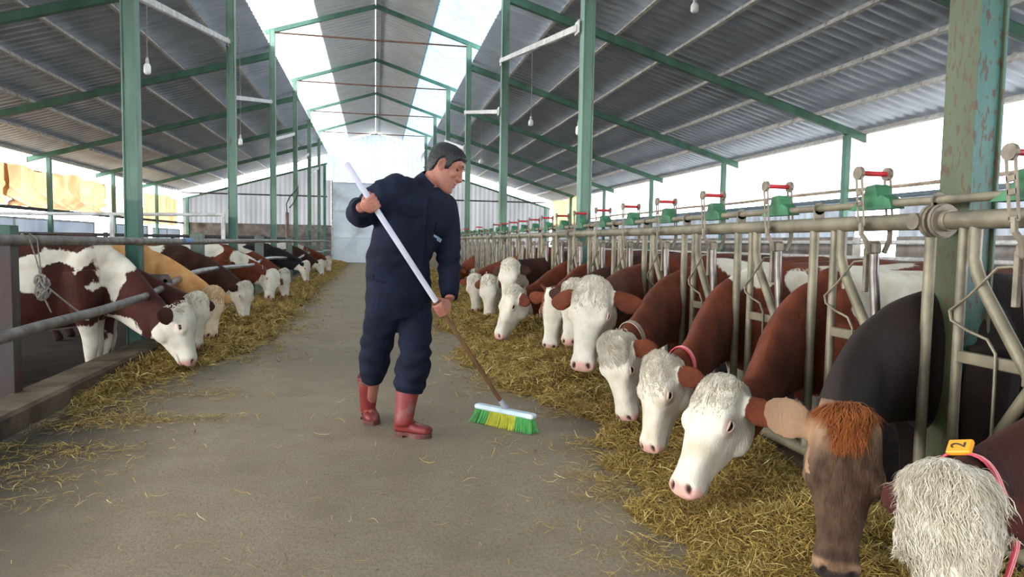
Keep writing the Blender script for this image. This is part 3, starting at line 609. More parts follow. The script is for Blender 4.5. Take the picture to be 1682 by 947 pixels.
# rope and its knotted bundle on the left rails
M_ROPE = mat('grey_twine', srgb(150, 144, 134), srgb(112, 106, 98), 40, 0.9)
rt = empty('twine_bundle', (-2.19, 5.02, 0.81), 0, 'knotted grey twine tied between the two left rails, near the picture edge', 'rope')
for a in ((0.0, 0.0), (0.012, 0.10)):
    pts = [Vector((-0.062, a[1]-0.14, 0.30)), Vector((-0.02, a[1]-0.13, 0.352)), Vector((0.012, a[1]-0.11, 0.32)), Vector((0.02, a[1]*0.5-0.05, 0.2)), Vector((0.03, 0.0, 0.06))]
    tube_part('twine', pts, 0.0045, M_ROPE, rt, 6)
rr = random.Random(3); pts = []
for i in range(300):
    t = i*0.165; pts.append(Vector((0.035+0.028*math.cos(t*1.3+rr.uniform(-.05, .05)), 0.042*math.sin(t)+rr.uniform(-.003, .003), 0.0+0.055*math.sin(t*0.37)+0.03*math.cos(t*1.7))))
tube_part('knot', pts, 0.0065, M_ROPE, rt, 5)
tube_part('twine', [(0.04, 0.0, 0.02), (0.08, 0.08, -0.05), (0.13, 0.22, -0.16), (0.155, 0.28, -0.20), (0.195, 0.30, -0.21), (0.185, 0.32, -0.255), (0.13, 0.30, -0.24)], 0.006, M_ROPE, rt, 6)
tube_part('twine', [(0.04, -0.02, 0.0), (0.05, 0.0, -0.09), (0.06, 0.05, -0.17)], 0.005, M_ROPE, rt, 6)
# cross rails and troughs seen in the pens at the back
for sgn, y, lab in ((-1, 17.6, 'grey rail across the left pen, nearer of two'), (-1, 23.0, 'grey rail across the left pen, farther of two')):
    b = MB(); b.tube([(-9.5, y, 1.2), (-2.6, y, 1.2)], 0.035, 8); b.tube([(-9.5, y, 0.75), (-2.6, y, 0.75)], 0.03, 8)
    for x in (-9.4, -6.2, -2.7): b.box((x, y, 0.55), (0.08, 0.08, 1.42))
    setp(b.build('cross_rail', M_DKPIPE, None, True), lab, 'rail', 'cross rails')
# ================================================================== animals: lofted volumes grown into one skin
def nrm(v): v = np.asarray(v, float); return v/max(np.linalg.norm(v), 1e-9)
def loft(rings, n=18, sub=4):
    """rings: (center, U, V, half width, top, bottom, exponent) -> closed tube, Catmull-Rom between rings"""
    A = np.array([np.concatenate([r[0], r[1], r[2], [r[3], r[4], r[5], r[6]]]) for r in rings], float); k = len(A)
    out = []
    for i in range(k-1):
        p0, p1, p2, p3 = A[max(i-1, 0)], A[i], A[i+1], A[min(i+2, k-1)]
        for s in range(sub):
            t = s/sub; out.append(0.5*((2*p1)+(-p0+p2)*t+(2*p0-5*p1+4*p2-p3)*t*t+(-p0+3*p1-3*p2+p3)*t**3))
    out.append(A[-1]); R = np.array(out); th = np.arange(n)*2*np.pi/n; c, s = np.cos(th), np.sin(th)
    V = []
    for r in R:
        C, U, W = r[:3], nrm(r[3:6]), r[6:9]; W = nrm(W - U*np.dot(U, W)); a, bt, bb, e = max(r[9], .002), max(r[10], .002), max(r[11], .002), r[12]
        x = np.sign(c)*np.abs(c)**(2/e)*a; y = np.sign(s)*np.abs(s)**(2/e)*np.where(s > 0, bt, bb)
        V.append(C + x[:, None]*U + y[:, None]*W)
    m = len(R); V = np.concatenate(V + [R[:1, :3], R[-1:, :3]]); F = []
    for i in range(m-1):
        for j in range(n): F.append((i*n+j, i*n+(j+1) % n, (i+1)*n+(j+1) % n, (i+1)*n+j))
    for j in range(n):
        F.append((m*n, (j+1) % n, j, j)); F.append((m*n+1, (m-1)*n+j, (m-1)*n+(j+1) % n, (m-1)*n+(j+1) % n))
    return V, F
def limb(pts, rad, side=(0, 1, 0), n=14, sub=4, flat=1.0):
    """round tapering limb through joints; flat scales the width across 'side'"""
    P = np.array(pts, float); rings = []
    for i in range(len(P)):
        t = nrm(P[min(i+1, len(P)-1)] - P[max(i-1, 0)]); U = np.asarray(side, float); U = nrm(U - t*np.dot(U, t)); W = np.cross(t, U)
        r = rad[i]; rings.append((P[i], U, W, r*flat, r, r, 2.0))
    return loft(rings, n, sub)
def ball(c, r, axes=None, n=16):
    """ellipsoid with radii r along axes"""
    ax = np.eye(3) if axes is None else np.asarray(axes, float); r = np.asarray(r, float)*np.ones(3); rings = []
    for t in np.linspace(-1, 1, 9):
        u = math.sin(t*math.pi/2); w = math.sqrt(max(0, 1-u*u)); rings.append((np.asarray(c)+ax[0]*r[0]*u, ax[1], ax[2], r[1]*w, r[2]*w, r[2]*w, 2.0))
    return loft(rings, n, 1)
def grow(parts, voxel, smooth=6, factor=0.5):
    """join closed volumes into one continuous skin"""
    V = []; F = []; n = 0
    for v, f in parts: V.append(v); F += [tuple(i+n for i in dict.fromkeys(q)) for q in f]; n += len(v)
    me = bpy.data.meshes.new('tmp'); me.from_pydata(np.concatenate(V).tolist(), [], F); me.update()
    import bmesh
    b = bmesh.new(); b.from_mesh(me); bmesh.ops.recalc_face_normals(b, faces=b.faces); b.to_mesh(me); b.free()
    o = bpy.data.objects.new('tmp', me); COL.objects.link(o)
    md = o.modifiers.new('r', 'REMESH'); md.mode = 'VOXEL'; md.voxel_size = voxel; md.adaptivity = 0
    if smooth: s = o.modifiers.new('s', 'SMOOTH'); s.iterations = smooth; s.factor = factor
    dg = bpy.context.evaluated_depsgraph_get(); r = bpy.data.meshes.new_from_object(o.evaluated_get(dg))
    bpy.data.objects.remove(o); bpy.data.meshes.remove(me)
    return r
def verts(me):
    a = np.empty(len(me.vertices)*3, np.float32); me.vertices.foreach_get('co', a); return a.reshape(-1, 3).astype(float)
def normals(me):
    a = np.empty(len(me.vertices)*3, np.float32); me.vertex_normals.foreach_get('vector', a); return a.reshape(-1, 3).astype(float)
def put(me, V): me.vertices.foreach_set('co', np.asarray(V, np.float32).ravel()); me.update()
def attr(me, name, v):
    a = me.attributes.new(name, 'FLOAT', 'POINT'); a.data.foreach_set('value', np.asarray(v, np.float32))
class VNoise:
    """cheap smooth value noise"""
    def __init__(s, seed): s.g = np.random.default_rng(seed).uniform(-1, 1, (32, 32, 32))
    def __call__(s, P, scale):
        q = P*scale; i = np.floor(q).astype(int); f = q-i; f = f*f*(3-2*f); out = 0
        for dx in (0, 1):
            for dy in (0, 1):
                for dz in (0, 1):
                    w = (f[:, 0] if dx else 1-f[:, 0])*(f[:, 1] if dy else 1-f[:, 1])*(f[:, 2] if dz else 1-f[:, 2])
                    out = out + w*s.g[(i[:, 0]+dx) % 32, (i[:, 1]+dy) % 32, (i[:, 2]+dz) % 32]
        return out
def ss(a, b, x): t = np.clip((x-a)/(b-a), 0, 1); return t*t*(3-2*t)
# ---- coat materials
def coat(name, c1, c2, w1=srgb(206, 198, 182), w2=srgb(178, 165, 142), muzzle=srgb(206, 160, 148), dark=srgb(46, 30, 26), frizz=0.05, soft=0.006):
    if name in MATS: return MATS[name]
    m = bpy.data.materials.new(name); m.use_nodes = True; nt = m.node_tree; N = nt.nodes.new; L = nt.links.new
    p = nt.nodes['Principled BSDF']; p.inputs['Roughness'].default_value = 0.72; p.inputs['Specular IOR Level'].default_value = 0.12
    p.inputs['Sheen Weight'].default_value = 0.03; p.inputs['Sheen Roughness'].default_value = 0.5
    tc = N('ShaderNodeTexCoord')
    def noise(sc, det=4, st=(1, 1, 1)):
        mp = N('ShaderNodeMapping'); mp.inputs['Scale'].default_value = st; L(tc.outputs['Object'], mp.inputs[0])
        n = N('ShaderNodeTexNoise'); n.inputs['Scale'].default_value = sc; n.inputs['Detail'].default_value = det; L(mp.outputs[0], n.inputs['Vector']); return n.outputs['Fac']
    def rg(v, a, b):
        r = N('ShaderNodeMapRange'); r.inputs['From Min'].default_value = a; r.inputs['From Max'].default_value = b; L(v, r.inputs['Value']); return r.outputs[0]
    def mix(f, a, b):
        x = N('ShaderNodeMix'); x.data_type = 'RGBA'; L(f, x.inputs[0])
        for i, c in ((6, a), (7, b)):
            if hasattr(c, 'links'): L(c, x.inputs[i])
            else: x.inputs[i].default_value = c
        return x.outputs[2]
    def mth(op, a, b):
        x = N('ShaderNodeMath'); x.operation = op
        for i, c in enumerate((a, b)):
            if hasattr(c, 'links'): L(c, x.inputs[i])
            else: x.inputs[i].default_value = c
        return x.outputs[0]
    def at_(n): a = N('ShaderNodeAttribute'); a.attribute_name = n; return a.outputs['Fac']
    brown = mix(rg(noise(7), 0.35, 0.68), c1, c2)
    brown = mix(rg(noise(160, 3, (1, 1, 0.3)), 0.45, 0.8), brown, c2)
    white = mix(rg(noise(9), 0.45, 0.8), w1, w2)
    edge = mth('ADD', at_('white'), mth('MULTIPLY', mth('SUBTRACT', noise(45, 5, (1, 1, 0.45)), 0.5), frizz))
    c = mix(rg(edge, -soft, soft), brown, white)
    c = mix(at_('pink'), c, muzzle)
    c = mix(at_('dark'), c, dark)
    L(c, p.inputs['Base Color'])
    b = N('ShaderNodeBump'); b.inputs['Strength'].default_value = 0.55; b.inputs['Distance'].default_value = 0.006
    L(mth('ADD', noise(150, 4, (1, 1, 0.35)), mth('MULTIPLY', noise(38, 3), 0.8)), b.inputs['Height']); L(b.outputs[0], p.inputs['Normal'])
    MATS[name] = m; return m
M_RED = lambda: coat('red_brown_coat', srgb(112, 56, 33), srgb(78, 38, 24))
M_REDD = lambda: coat('dark_red_coat', srgb(70, 33, 25), srgb(48, 23, 18))
M_DARK = lambda: coat('dark_brown_coat', srgb(66, 38, 29), srgb(46, 28, 22))
M_TAN = lambda: coat('fawn_coat', srgb(206, 158, 102), srgb(176, 124, 74), w1=srgb(226, 206, 178), w2=srgb(196, 168, 130))
M_BLACK = lambda: coat('black_coat', srgb(34, 30, 32), srgb(24, 22, 24))
M_SWISS = lambda: coat('grey_brown_coat', srgb(54, 38, 29), srgb(36, 26, 21), w1=srgb(150, 118, 92), w2=srgb(112, 84, 64), muzzle=srgb(58, 50, 48), dark=srgb(34, 28, 26), frizz=0.06, soft=0.05)
M_EYE = mat('eye_dark', srgb(30, 18, 14), None, rough=0.08, spec=0.6)
M_LIDP = mat('eye_lid_pink', srgb(214, 190, 176), srgb(200, 166, 152), 30, 0.6)
def hair_mat(name, c1, c2):
    m = mat(name, c1, c2, 35, 0.55, lo=0.4, hi=0.7, spec=0.3); nt = m.node_tree; a = nt.nodes.new('ShaderNodeAttribute'); a.attribute_name = 'tone'
    x = [n for n in nt.nodes if n.bl_idname == 'ShaderNodeMix'][0]; nt.links.new(a.outputs['Fac'], x.inputs[0]); return m
M_HAIRW = hair_mat('white_curls', srgb(210, 200, 182), srgb(164, 150, 127)); M_HAIRO = hair_mat('ginger_curls', srgb(164, 94, 44), srgb(112, 58, 27)); M_HAIRT = hair_mat('fawn_curls', srgb(214, 182, 140), srgb(180, 142, 98)); M_HAIRB = hair_mat('brown_hair', srgb(130, 96, 70), srgb(96, 70, 52))
def locks(name, roots, nor, flow, length, width, m, parent, curl=0.4, seed=1, K=7, lift=0.5):
    """many curling tapered locks of hair in one mesh"""
    r = np.random.default_rng(seed); n = len(roots); L = length*r.uniform(0.6, 1.25, n)[:, None]
    c1, c2, c3 = VNoise(seed), VNoise(seed+1), VNoise(seed+2); fl = flow + r.normal(0, 0.14, (n, 3)) + .75*np.stack([c1(roots, 13), c2(roots, 13), c3(roots, 13)], 1); fl = fl - nor*((fl*nor).sum(1)[:, None]*.9); fl /= np.linalg.norm(fl, axis=1, keepdims=True)+1e-9
    side = np.cross(nor, fl); side /= np.linalg.norm(side, axis=1, keepdims=True)+1e-9
    ph = 9*c1(roots+3, 10)[:, None]+r.normal(0, .5, (n, 1)); fr = 1.15+.3*c2(roots+1, 12)[:, None]; amp = curl*r.uniform(0.4, 1.3, (n, 1))
    P = roots - nor*0.004; pts = [P]; tw = []
    for k in range(K):
        t = k/(K-1); d = nor*lift*(1-t)**1.5*1.0 + fl*(0.55+0.5*t) - nor*0.22*t + side*amp*np.sin(ph+fr*k*1.3) + nor*amp*0.6*np.cos(ph+fr*k*1.3)
        d /= np.linalg.norm(d, axis=1, keepdims=True); P = P + d*L/K; pts.append(P)
    V = []; prof = np.array([0.9, 1.0, 1.0, 0.92, 0.8, 0.6, 0.35, 0.06])[:K+1]
    W = width*r.uniform(0.6, 1.3, (n, 1))
    for k in range(K+1):
        d = pts[min(k+1, K)]-pts[max(k-1, 0)]; d /= np.linalg.norm(d, axis=1, keepdims=True)+1e-9
        s = np.cross(d, nor); s /= np.linalg.norm(s, axis=1, keepdims=True)+1e-9; u = np.cross(s, d)
        w = W*prof[k]; V += [pts[k]+s*w, pts[k]+u*w*0.55, pts[k]-s*w]
    V = np.stack(V, 1).reshape(-1, 3); st = 3*(K+1); base = (np.arange(n)*st)[:, None]; F = []
    for k in range(K):
        a = 3*k
        for p, q in ((0, 1), (1, 2), (2, 0)): F.append(base + np.array([[a+p, a+q, a+3+q, a+3+p]]))
    F = np.stack(F, 1).reshape(-1, 4)
    me = mesh_np(name, V, F); attr(me, 'tone', np.repeat(np.clip(r.beta(1.5, 1.8, n)*.8+.5*c2(roots+9, 40), 0, 1), st)); return link_mesh(name, me, m, parent, True)
def cow_legs(s=1.0, sit=False):
    P = []
    for w in (-1, 1):
        P.append(limb([(0.0, w*.15, .92), (0.03, w*.175, .66), (0.04, w*.165, .46), (0.05, w*.155, .335), (0.045, w*.15, .20), (0.05, w*.15, .105), (0.075, w*.15, .055), (0.085, w*.15, .0)],
                      [.13, .115, .068, .056, .038, .045, .050, .058]))
        P.append(limb([(-1.38, w*.16, .98), (-1.28, w*.20, .76), (-1.24, w*.21, .58), (-1.42, w*.19, .44), (-1.46, w*.18, .38), (-1.43, w*.175, .22), (-1.42, w*.175, .11), (-1.39, w*.175, .055), (-1.38, w*.175, .0)],
                      [.19, .185, .12, .072, .058, .042, .048, .052, .060]))
    return P
def cow(label, body_xy, face, P, M, az, coat_m, wh=None, scale=1.0, voxel=0.012, hair=None, group=None, ear_t=(0.0, 0.0), ground=-0.15, withers=1.22, seed=0, patch=None, swiss=False,
        collar=None, horn=False, hs=1.0, ear_len=0.19, neck_drop=0.0, slim=1.0, ear_b=(0.0, 0.0), wf=.045, ear_w=1.0):
    """face=+1 looks toward +X (left row), -1 toward -X (right row). P, M: poll and muzzle tip in the world; az: compass of the forehead (deg from the facing direction toward the camera)"""
    root = empty('cow', (body_xy[0], body_xy[1], ground), 0.0, label, 'cow', group)
    O = np.array([body_xy[0], body_xy[1], ground]); fx = float(face)
    T = lambda v: np.stack([np.asarray(v)[:, 0]*fx, np.asarray(v)[:, 1], np.asarray(v)[:, 2]], 1)   # mirror the body for the left row
    sc = withers/1.22
    def tb(pf): v, f = pf; return T(v*np.array([sc, sc*slim, sc])), f
    parts = []
    def R(x, z, hw, ht, hb, e=2.2): return (np.array([x, 0, z]), np.array([0, 1., 0]), np.array([0, 0, 1.]), hw, ht, hb, e)
    parts.append(tb(loft([R(.24, .80, .05, .08, .10), R(.20, .82, .10, .24, .24), R(.08, .84, .145, .355, .33), R(-.10, .84, .205, .38, .38, 2.0), R(-.22, .845, .25, .365, .40, 2.1), R(-.35, .85, .30, .345, .42), R(-.75, .86, .355, .335, .44), R(-1.08, .89, .34, .33, .40),
                          R(-1.36, .95, .285, .285, .34), R(-1.56, .98, .20, .225, .30), R(-1.66, .98, .09, .15, .2)], 22)))
    for w in (-1, 1):
        parts.append(tb(ball((-.06, w*.14, .83), (.30, .085, .15), [(.35, 0, .94), (0, 1, 0), (-.94, 0, .35)])))
        parts.append(tb(ball((-1.18, w*.23, 1.12), (.13, .07, .06))))
    parts += [tb(q) for q in cow_legs()]
    parts.append(tb(limb([(-1.60, 0, 1.16), (-1.70, 0, 1.08), (-1.74, 0, .8), (-1.73, 0, .45), (-1.73, .01, .30)], [.045, .035, .022, .02, .045])))
    # head frame
    Pl = np.asarray(P, float)-O; Ml = np.asarray(M, float)-O; a = nrm(Ml-Pl); L = np.linalg.norm(Ml-Pl)
    azr = math.radians(az); n0 = np.array([fx*math.cos(azr), -math.sin(azr), 0.25]); n = nrm(n0-a*np.dot(n0, a)); w = np.cross(a, n); g = L/0.52*hs
    def H(u, t, b, hw, e=2.3, k=0.0): return (Pl+a*(u*L), w, n, hw*g, t*g, b*g, e)
    parts.append(loft([H(-.06, .03, .09, .05), H(-.035, .055, .12, .088), H(.04, .072, .155, .108, 2.5), H(.16, .078, .19, .116, 2.6), H(.30, .076, .215, .122, 2.5), H(.40, .068, .21, .115, 2.4), H(.52, .056, .178, .092, 2.4), H(.66, .048, .140, .074, 2.4),
                       H(.80, .045, .108, .068, 2.5), H(.90, .046, .090, .078, 2.6), H(.965, .034, .075, .076, 2.6), H(1.0, .012, .050, .058, 2.5), H(1.015, .0, .02, .03)], 22))
    for q in (-1, 1):
        parts.append(ball(Pl+a*(.37*L)+w*(q*.100*g)+n*(.015*g), np.array([.052, .032, .042])*g, (a, w, n)))       # orbit
        parts.append(ball(Pl+a*(.33*L)+w*(q*.070*g)-n*(.13*g), np.array([.10, .045, .07])*g, (a, w, n)))          # cheek
        parts.append(ball(Pl+a*(.92*L)+w*(q*.045*g)-n*(.005*g), np.array([.05, .034, .042])*g, (a, w, n)))        # nostril wing
        # ear: cupped leaf standing out to the side
        et = ear_t[0] if q < 0 else ear_t[1]
        eb = (ear_b[0] if q < 0 else ear_b[1]); e0 = Pl+a*(.10*L)+w*(q*.095*g)-n*(.02*g); dr = nrm(w*q + a*(.12+et) - n*(.30+eb)); up_ = nrm(np.cross(dr, w if abs(dr@w) < .5 else a)); up_ = nrm(a - dr*np.dot(a, dr)); th = np.cross(dr, up_)
        el = ear_len*g; rings = []
        for t, hw_ in ((-.05, .022), (.08, .034), (.25, .052), (.5, .066), (.72, .060), (.88, .040), (.97, .020), (1.0, .006)):
            rings.append((e0+dr*(el*t)+up_*(0.03*g*math.sin(t*2.6))*0.6, up_, th, hw_*g*ear_w, (.016 if t < .9 else .010)*g, (.016 if t < .9 else .010)*g, 2.0))
        parts.append(loft(rings, 16, 3))
    parts.append(ball(Pl+a*(-.01*L), np.array([.05, .075, .06])*g, (a, w, n)))                                     # poll knob
    # neck from the shoulders to the back of the head
    N0 = np.array([fx*(-.06)*sc, 0, .88*sc]); E = Pl + a*(.10*L) - n*(.085*g)
    d = E-N0; dist = np.linalg.norm(d); B1 = N0+np.array([fx*dist*.46, 0, .06-neck_drop]); B2 = E - n*(dist*.25) - np.array([0, 0, neck_drop*.8])
    rings = []; k = 7
    for i in range(k+1):
        t = i/k; c = (1-t)**3*N0+3*(1-t)**2*t*B1+3*(1-t)*t*t*B2+t**3*E
        tg = nrm(3*(1-t)**2*(B1-N0)+6*(1-t)*t*(B2-B1)+3*t*t*(E-B2)); V = nrm((1-t)*np.array([0, 0, 1.])+t*(-a)); V = nrm(V-tg*np.dot(V, tg)); U = np.cross(V, tg)
        f = t**0.6; rings.append((c, U, V, (.122*(1-f)+.080*g*f)*slim, .335*(1-f)*sc+(.10 if i == k else .115)*g*f, .38*(1-f)*sc+.150*g*f, 1.9))
    parts.append(loft(rings, 20))
    if horn:
        for q in (-1, 1): parts.append(limb([Pl+w*(q*.07*g), Pl+w*(q*.12*g)-a*.02, Pl+w*(q*.155*g)-a*.05], [.022*g, .02*g, .014*g]))
    me = grow(parts, voxel, 5, 0.5)
    V = verts(me); N_ = normals(me); D = V-Pl; u = D@a/L; dd = D@n/g; ww = D@w/g
    inhead = (u > -.12) & (u < 1.1) & (np.abs(ww) < .13) & (dd > -.27) & (dd < .14)
    nz = VNoise(seed+3)
    # carve sockets, nostrils, mouth line, face hollow
    disp = np.zeros(len(V))
    for q in (-1, 1):
        r = np.sqrt(((u-.37)*L)**2+((ww-q*.125)*g)**2+((dd-.015)*g)**2)/g; disp -= .010*g*np.exp(-(r/.022)**2)
        r = np.sqrt(((u-.325)*L)**2+((ww-q*.118)*g)**2+((dd-.03)*g)**2)/g; disp += .006*g*np.exp(-(r/.03)**2)
        r = np.sqrt(((u-.955)*L/1.2)**2+((ww-q*.047)*g)**2)/g; disp -= .016*g*np.exp(-(r/.017)**2)*(dd > -.04)*(inhead)
    mouth = np.exp(-((dd+.052+.02*np.clip((.95-u)*4, 0, 1))/.008)**2)*ss(.74, .84, u)*inhead; disp -= .006*g*mouth
    disp += .0035*nz(V, 22)*ss(.1, -.05, -np.abs(u-.15)+.1)*inhead + .006*nz(V+7, 7)*(~inhead)
    put(me, V+N_*disp[:, None])
    # coat fields
    white = np.full(len(V), -0.2)
    if patch is not None: white = patch(np.stack([V[:, 0]*fx, V[:, 1], V[:, 2]], 1)/sc, nz)
    ear = (np.abs(ww) > .118) & (u < .36) & (u > -.25) & (np.abs(ww) < .36) & (dd > -.2) & (dd < .1)
    if wh == 'white':
        fld = 0.8*u*L+0.55*dd*g+wf; near = (np.abs(ww) < .15) & (u > -.2) & (u < 1.15) & (dd > -.34) & (dd < .2)
        white = np.where(near & (fld > -.08), np.maximum(fld*2.0, -0.2), white)
        white = np.where(ear, np.minimum((.132-np.abs(ww))*2, .1), white)
    elif wh == 'blaze':
        fld = np.minimum(.085-np.abs(ww), 0.8*u*L+.02); near = inhead & (dd > -.1)
        white = np.where(near, np.maximum(fld, (u-.62)*.4), white); white = np.where(inhead & (u > .55), .1, white)
    elif wh == 'swiss':
        ring = np.clip((u-.86)/.05, 0, 1)*np.clip((.965-u)/.02, 0, 1)
        top = ss(.30, .02, u)*.075+ ss(.06, .12, np.abs(ww))*.03*ss(.5, .2, u)
        white = np.where(inhead, np.maximum(top-.045, ring*(.10*ss(.02, .06, np.abs(ww))+.03)-.03), white)
        white = np.where(ear, .03+.4*((D@n)/g+.06), white)
    pink = ss(.90, .955, u + .02*nz(V, 30))*inhead*(dd > -.075)
    if swiss: pink = ss(.93, .955, u+.02*nz(V, 25))*inhead
    for q in (-1, 1):
        r = np.sqrt(((u-.37)*L)**2+((ww-q*.125)*g)**2+((dd-.015)*g)**2)/g; pink = np.maximum(pink, (0.0 if swiss else .55)*np.exp(-(r/.032)**2)*inhead)
    dark = np.zeros(len(V))
    for q in (-1, 1):
        r = np.sqrt(((u-.958)*L/1.3)**2+((ww-q*.047)*g)**2)/g; dark = np.maximum(dark, ss(.020, .010, r)*(dd > -.04)*inhead)
    dark = np.maximum(dark, mouth*.6)
    if swiss: pink = np.maximum(pink, 0); white = np.where(ear & (N_@n > .25), .2, white)
    if swiss: dark = np.maximum(dark, .62*ss(.0, .20, np.linalg.norm(V-(Pl+a*.12), axis=1)-.14)*(~inhead)); dark = np.maximum(dark, .45*inhead*ss(.75, .9, u)*(1-np.clip(ring*2, 0, 1)))
    hoof = ss(.085, .065, V[:, 2]/sc); dark = np.maximum(dark, hoof)
    attr(me, 'white', white); attr(me, 'pink', np.clip(pink, 0, 1)); attr(me, 'dark', np.clip(dark, 0, 1))
    body = link_mesh('body', me, coat_m, root, True)
    for q in (-1, 1):
        c = Pl+a*(.37*L)+w*(q*.1175*g)+n*(.016*g)
        v, f = ball(c, np.array([.0225, .0165, .0185])*g, (a, w, n), 14); e = MB(); e.add(v, [tuple(dict.fromkeys(x)) for x in f]); eo = e.build('eye', M_EYE, root, True)
        lid = MB()
        for sg, rr in ((1, .9), (-1, .8)):
            pts = []
            for t in np.linspace(-1, 1, 7): pts.append(c+a*(t*.029*g)+n*(sg*.0165*g*math.sqrt(max(0, 1-t*t*.95)))*rr+w*(q*(.012-.010*t*t)*g))
            lid.tube(pts, [.002*g, .0036*g, .0046*g, .005*g, .0046*g, .0036*g, .002*g], 6)
        lid.build('eyelid', MATS['grey_brown_coat'] if swiss else (M_LIDP if wh == 'white' else coat_m), eo, True)
    if collar:
        cm, t, wd, tag = collar; i0 = t*k; i = int(i0); ft = i0-i
        r = [np.concatenate([x[0], x[1], x[2], [x[3], x[4], x[5]]]) for x in rings]; q = r[i]*(1-ft)+r[min(i+1, k)]*ft
        c, U, Vv = q[:3], nrm(q[3:6]), nrm(q[6:9]); tgt = nrm(np.cross(U, Vv)); ext = 1.10
        pts = []; tilt = 0.22
        m_ = 40; Vs = []; Fs = []
        # hug the real neck: push each strap point out to the skin
        near = (np.abs((V-c)@tgt) < 0.10) & ~ear
        for j in range(m_):
            th = 2*math.pi*j/m_; dirv = U*math.cos(th)+Vv*math.sin(th)
            sel = V[near]-c; rad = sel@dirv; lat = np.linalg.norm(sel-rad[:, None]*dirv, axis=1); cand = rad[(lat < 0.05)]
            rr_ = (np.percentile(cand, 88) if len(cand) else 0.14)+0.007
            pts.append((dirv, rr_))
        rs = np.array([p[1] for p in pts]); rs = (np.roll(rs, 1)+2*rs+np.roll(rs, -1))/4; rs = (np.roll(rs, 1)+2*rs+np.roll(rs, -1))/4
        for j in range(m_):
            for (ax_, rd) in ((-1, 0), (1, 0), (1, .006), (-1, .006)): Vs.append(c+pts[j][0]*(rs[j]+rd)+tgt*(ax_*wd/2))
        for j in range(m_):
            j2 = (j+1) % m_
            for x in range(4): Fs.append((j*4+x, j2*4+x, j2*4+(x+1) % 4, j*4+(x+1) % 4))
        mb = MB(); mb.add(Vs, Fs); co = mb.build('collar', cm, root, True)
        if cm.name.startswith('red'):
            for off in (-.2, .2):
                mb = MB(); Vs = []
                for j in range(m_):
                    for (ax_, rd) in ((-1, .004), (1, .004), (1, .0075), (-1, .0075)): Vs.append(c+pts[j][0]*(rs[j]+rd)+tgt*(ax_*.0016+off*wd))
                mb.add(Vs, Fs); mb.build('collar_stripe', mat('collar_stripe', srgb(232, 170, 170), None, rough=0.6), co, True)
        if tag is not None:
            j = tag; dirv = pts[j][0]; ctr = c+dirv*(rs[j]+.016); tan = nrm(np.cross(tgt, dirv)); dirv = nrm(dirv+.9*tgt*np.sign(tgt@(Pl-c))+.35*np.cross(tgt, tan)*0); tan = nrm(tan-dirv*(tan@dirv)); tgt = np.cross(dirv, tan)
            Rm = Matrix((tan, tgt, dirv)).transposed(); mb = MB(); mb.box(ctr, (.054, .050, .014), Rm, .003)
            tg_ = mb.build('number_tag', mat('tag_orange', srgb(232, 150, 34), None, rough=0.45), co)
            fc = bpy.data.curves.new('numeral', 'FONT'); fc.body = '2'; fc.size = .046; fc.extrude = .001; fc.align_x = 'CENTER'; fc.align_y = 'CENTER'
            fo = bpy.data.objects.new('numeral', fc); COL.objects.link(fo); dg = bpy.context.evaluated_depsgraph_get(); fm = bpy.data.meshes.new_from_object(fo.evaluated_get(dg)); bpy.data.objects.remove(fo)
            no = link_mesh('numeral', fm, mat('tag_ink', srgb(60, 52, 40), None, rough=0.5), tg_); no.matrix_local = Matrix.Translation(ctr+dirv*.0075) @ TAG_ROT(tan, tgt, dirv)
    if hair:
        hm, cnt, ln, wid, spread, curl = hair[:6]; hwd = hair[6] if len(hair) > 6 else .118; lift = hair[7] if len(hair) > 7 else .22
        V = verts(me); N_ = normals(me); D = V-Pl; u = D@a/L; dd = D@n/g; ww = D@w/g
        dens = ss(spread, spread*.35, u)*ss(hwd*1.08, hwd*.75, np.abs(ww))*(u > -.10)*(dd > -.10)
        rg_ = np.random.default_rng(seed+11); pr = dens/max(dens.sum(), 1e-9); ix = rg_.choice(len(V), cnt, p=pr)
        lat = hair[8] if len(hair) > 8 else 1.0; fl = a*1.0 + w*((np.sign(ww[ix])*.2+ww[ix]*3)*lat)[:, None] + n*.45
        wide = 1.0-0.45*ss(.0, spread, u[ix])
        locks('poll_hair', V[ix]+rg_.normal(0, .003, (cnt, 3)), N_[ix], fl, (ln*wide*g)[:, None], wid*g, hm, root, curl, seed+5, lift=lift)
    return root
def TAG_ROT(tan, tgt, dirv):
    return Matrix((-tan, -tgt, dirv)).transposed().to_4x4() @ Matrix.Rotation(math.radians(90), 4, 'Z')
# ------------------------------------------------------------------ the right row of cows
def blobs(lst, base=-.15, ns=.06, sc=5.0):
    """coat markings: signed blobs (centre, radius, sign) in body space with a ragged edge"""
    def f(V, nz):
        fld = np.full(len(V), base)
        for c, r, sg in lst:
            r = np.asarray(r, float)*np.ones(3); d = 1-np.sqrt((((V-np.array(c))/r)**2).sum(1)); d = np.clip(d*r.min(), -.2, .2)
            fld = np.maximum(fld, d) if sg > 0 else np.minimum(fld, -d)
        return fld + ns*nz(V, sc)+ns*.5*nz(V+3, sc*2.3)
    return f
belly = [((-.6, 0, .35), (1.2, .5, .22), 1)]
COLR = mat('red_collar', srgb(190, 58, 74), srgb(168, 46, 62), 30, 0.55); COLG = mat('grey_collar', srgb(158, 140, 124), srgb(132, 116, 100), 20, 0.7)
def poll_muz(pp, pm, Yp, Ym): return at(pp[0], pp[1], Yp), at(pm[0], pm[1], Ym)
P, M = poll_muz((1556, 782), (1556, 1090), 1.30, 1.24)
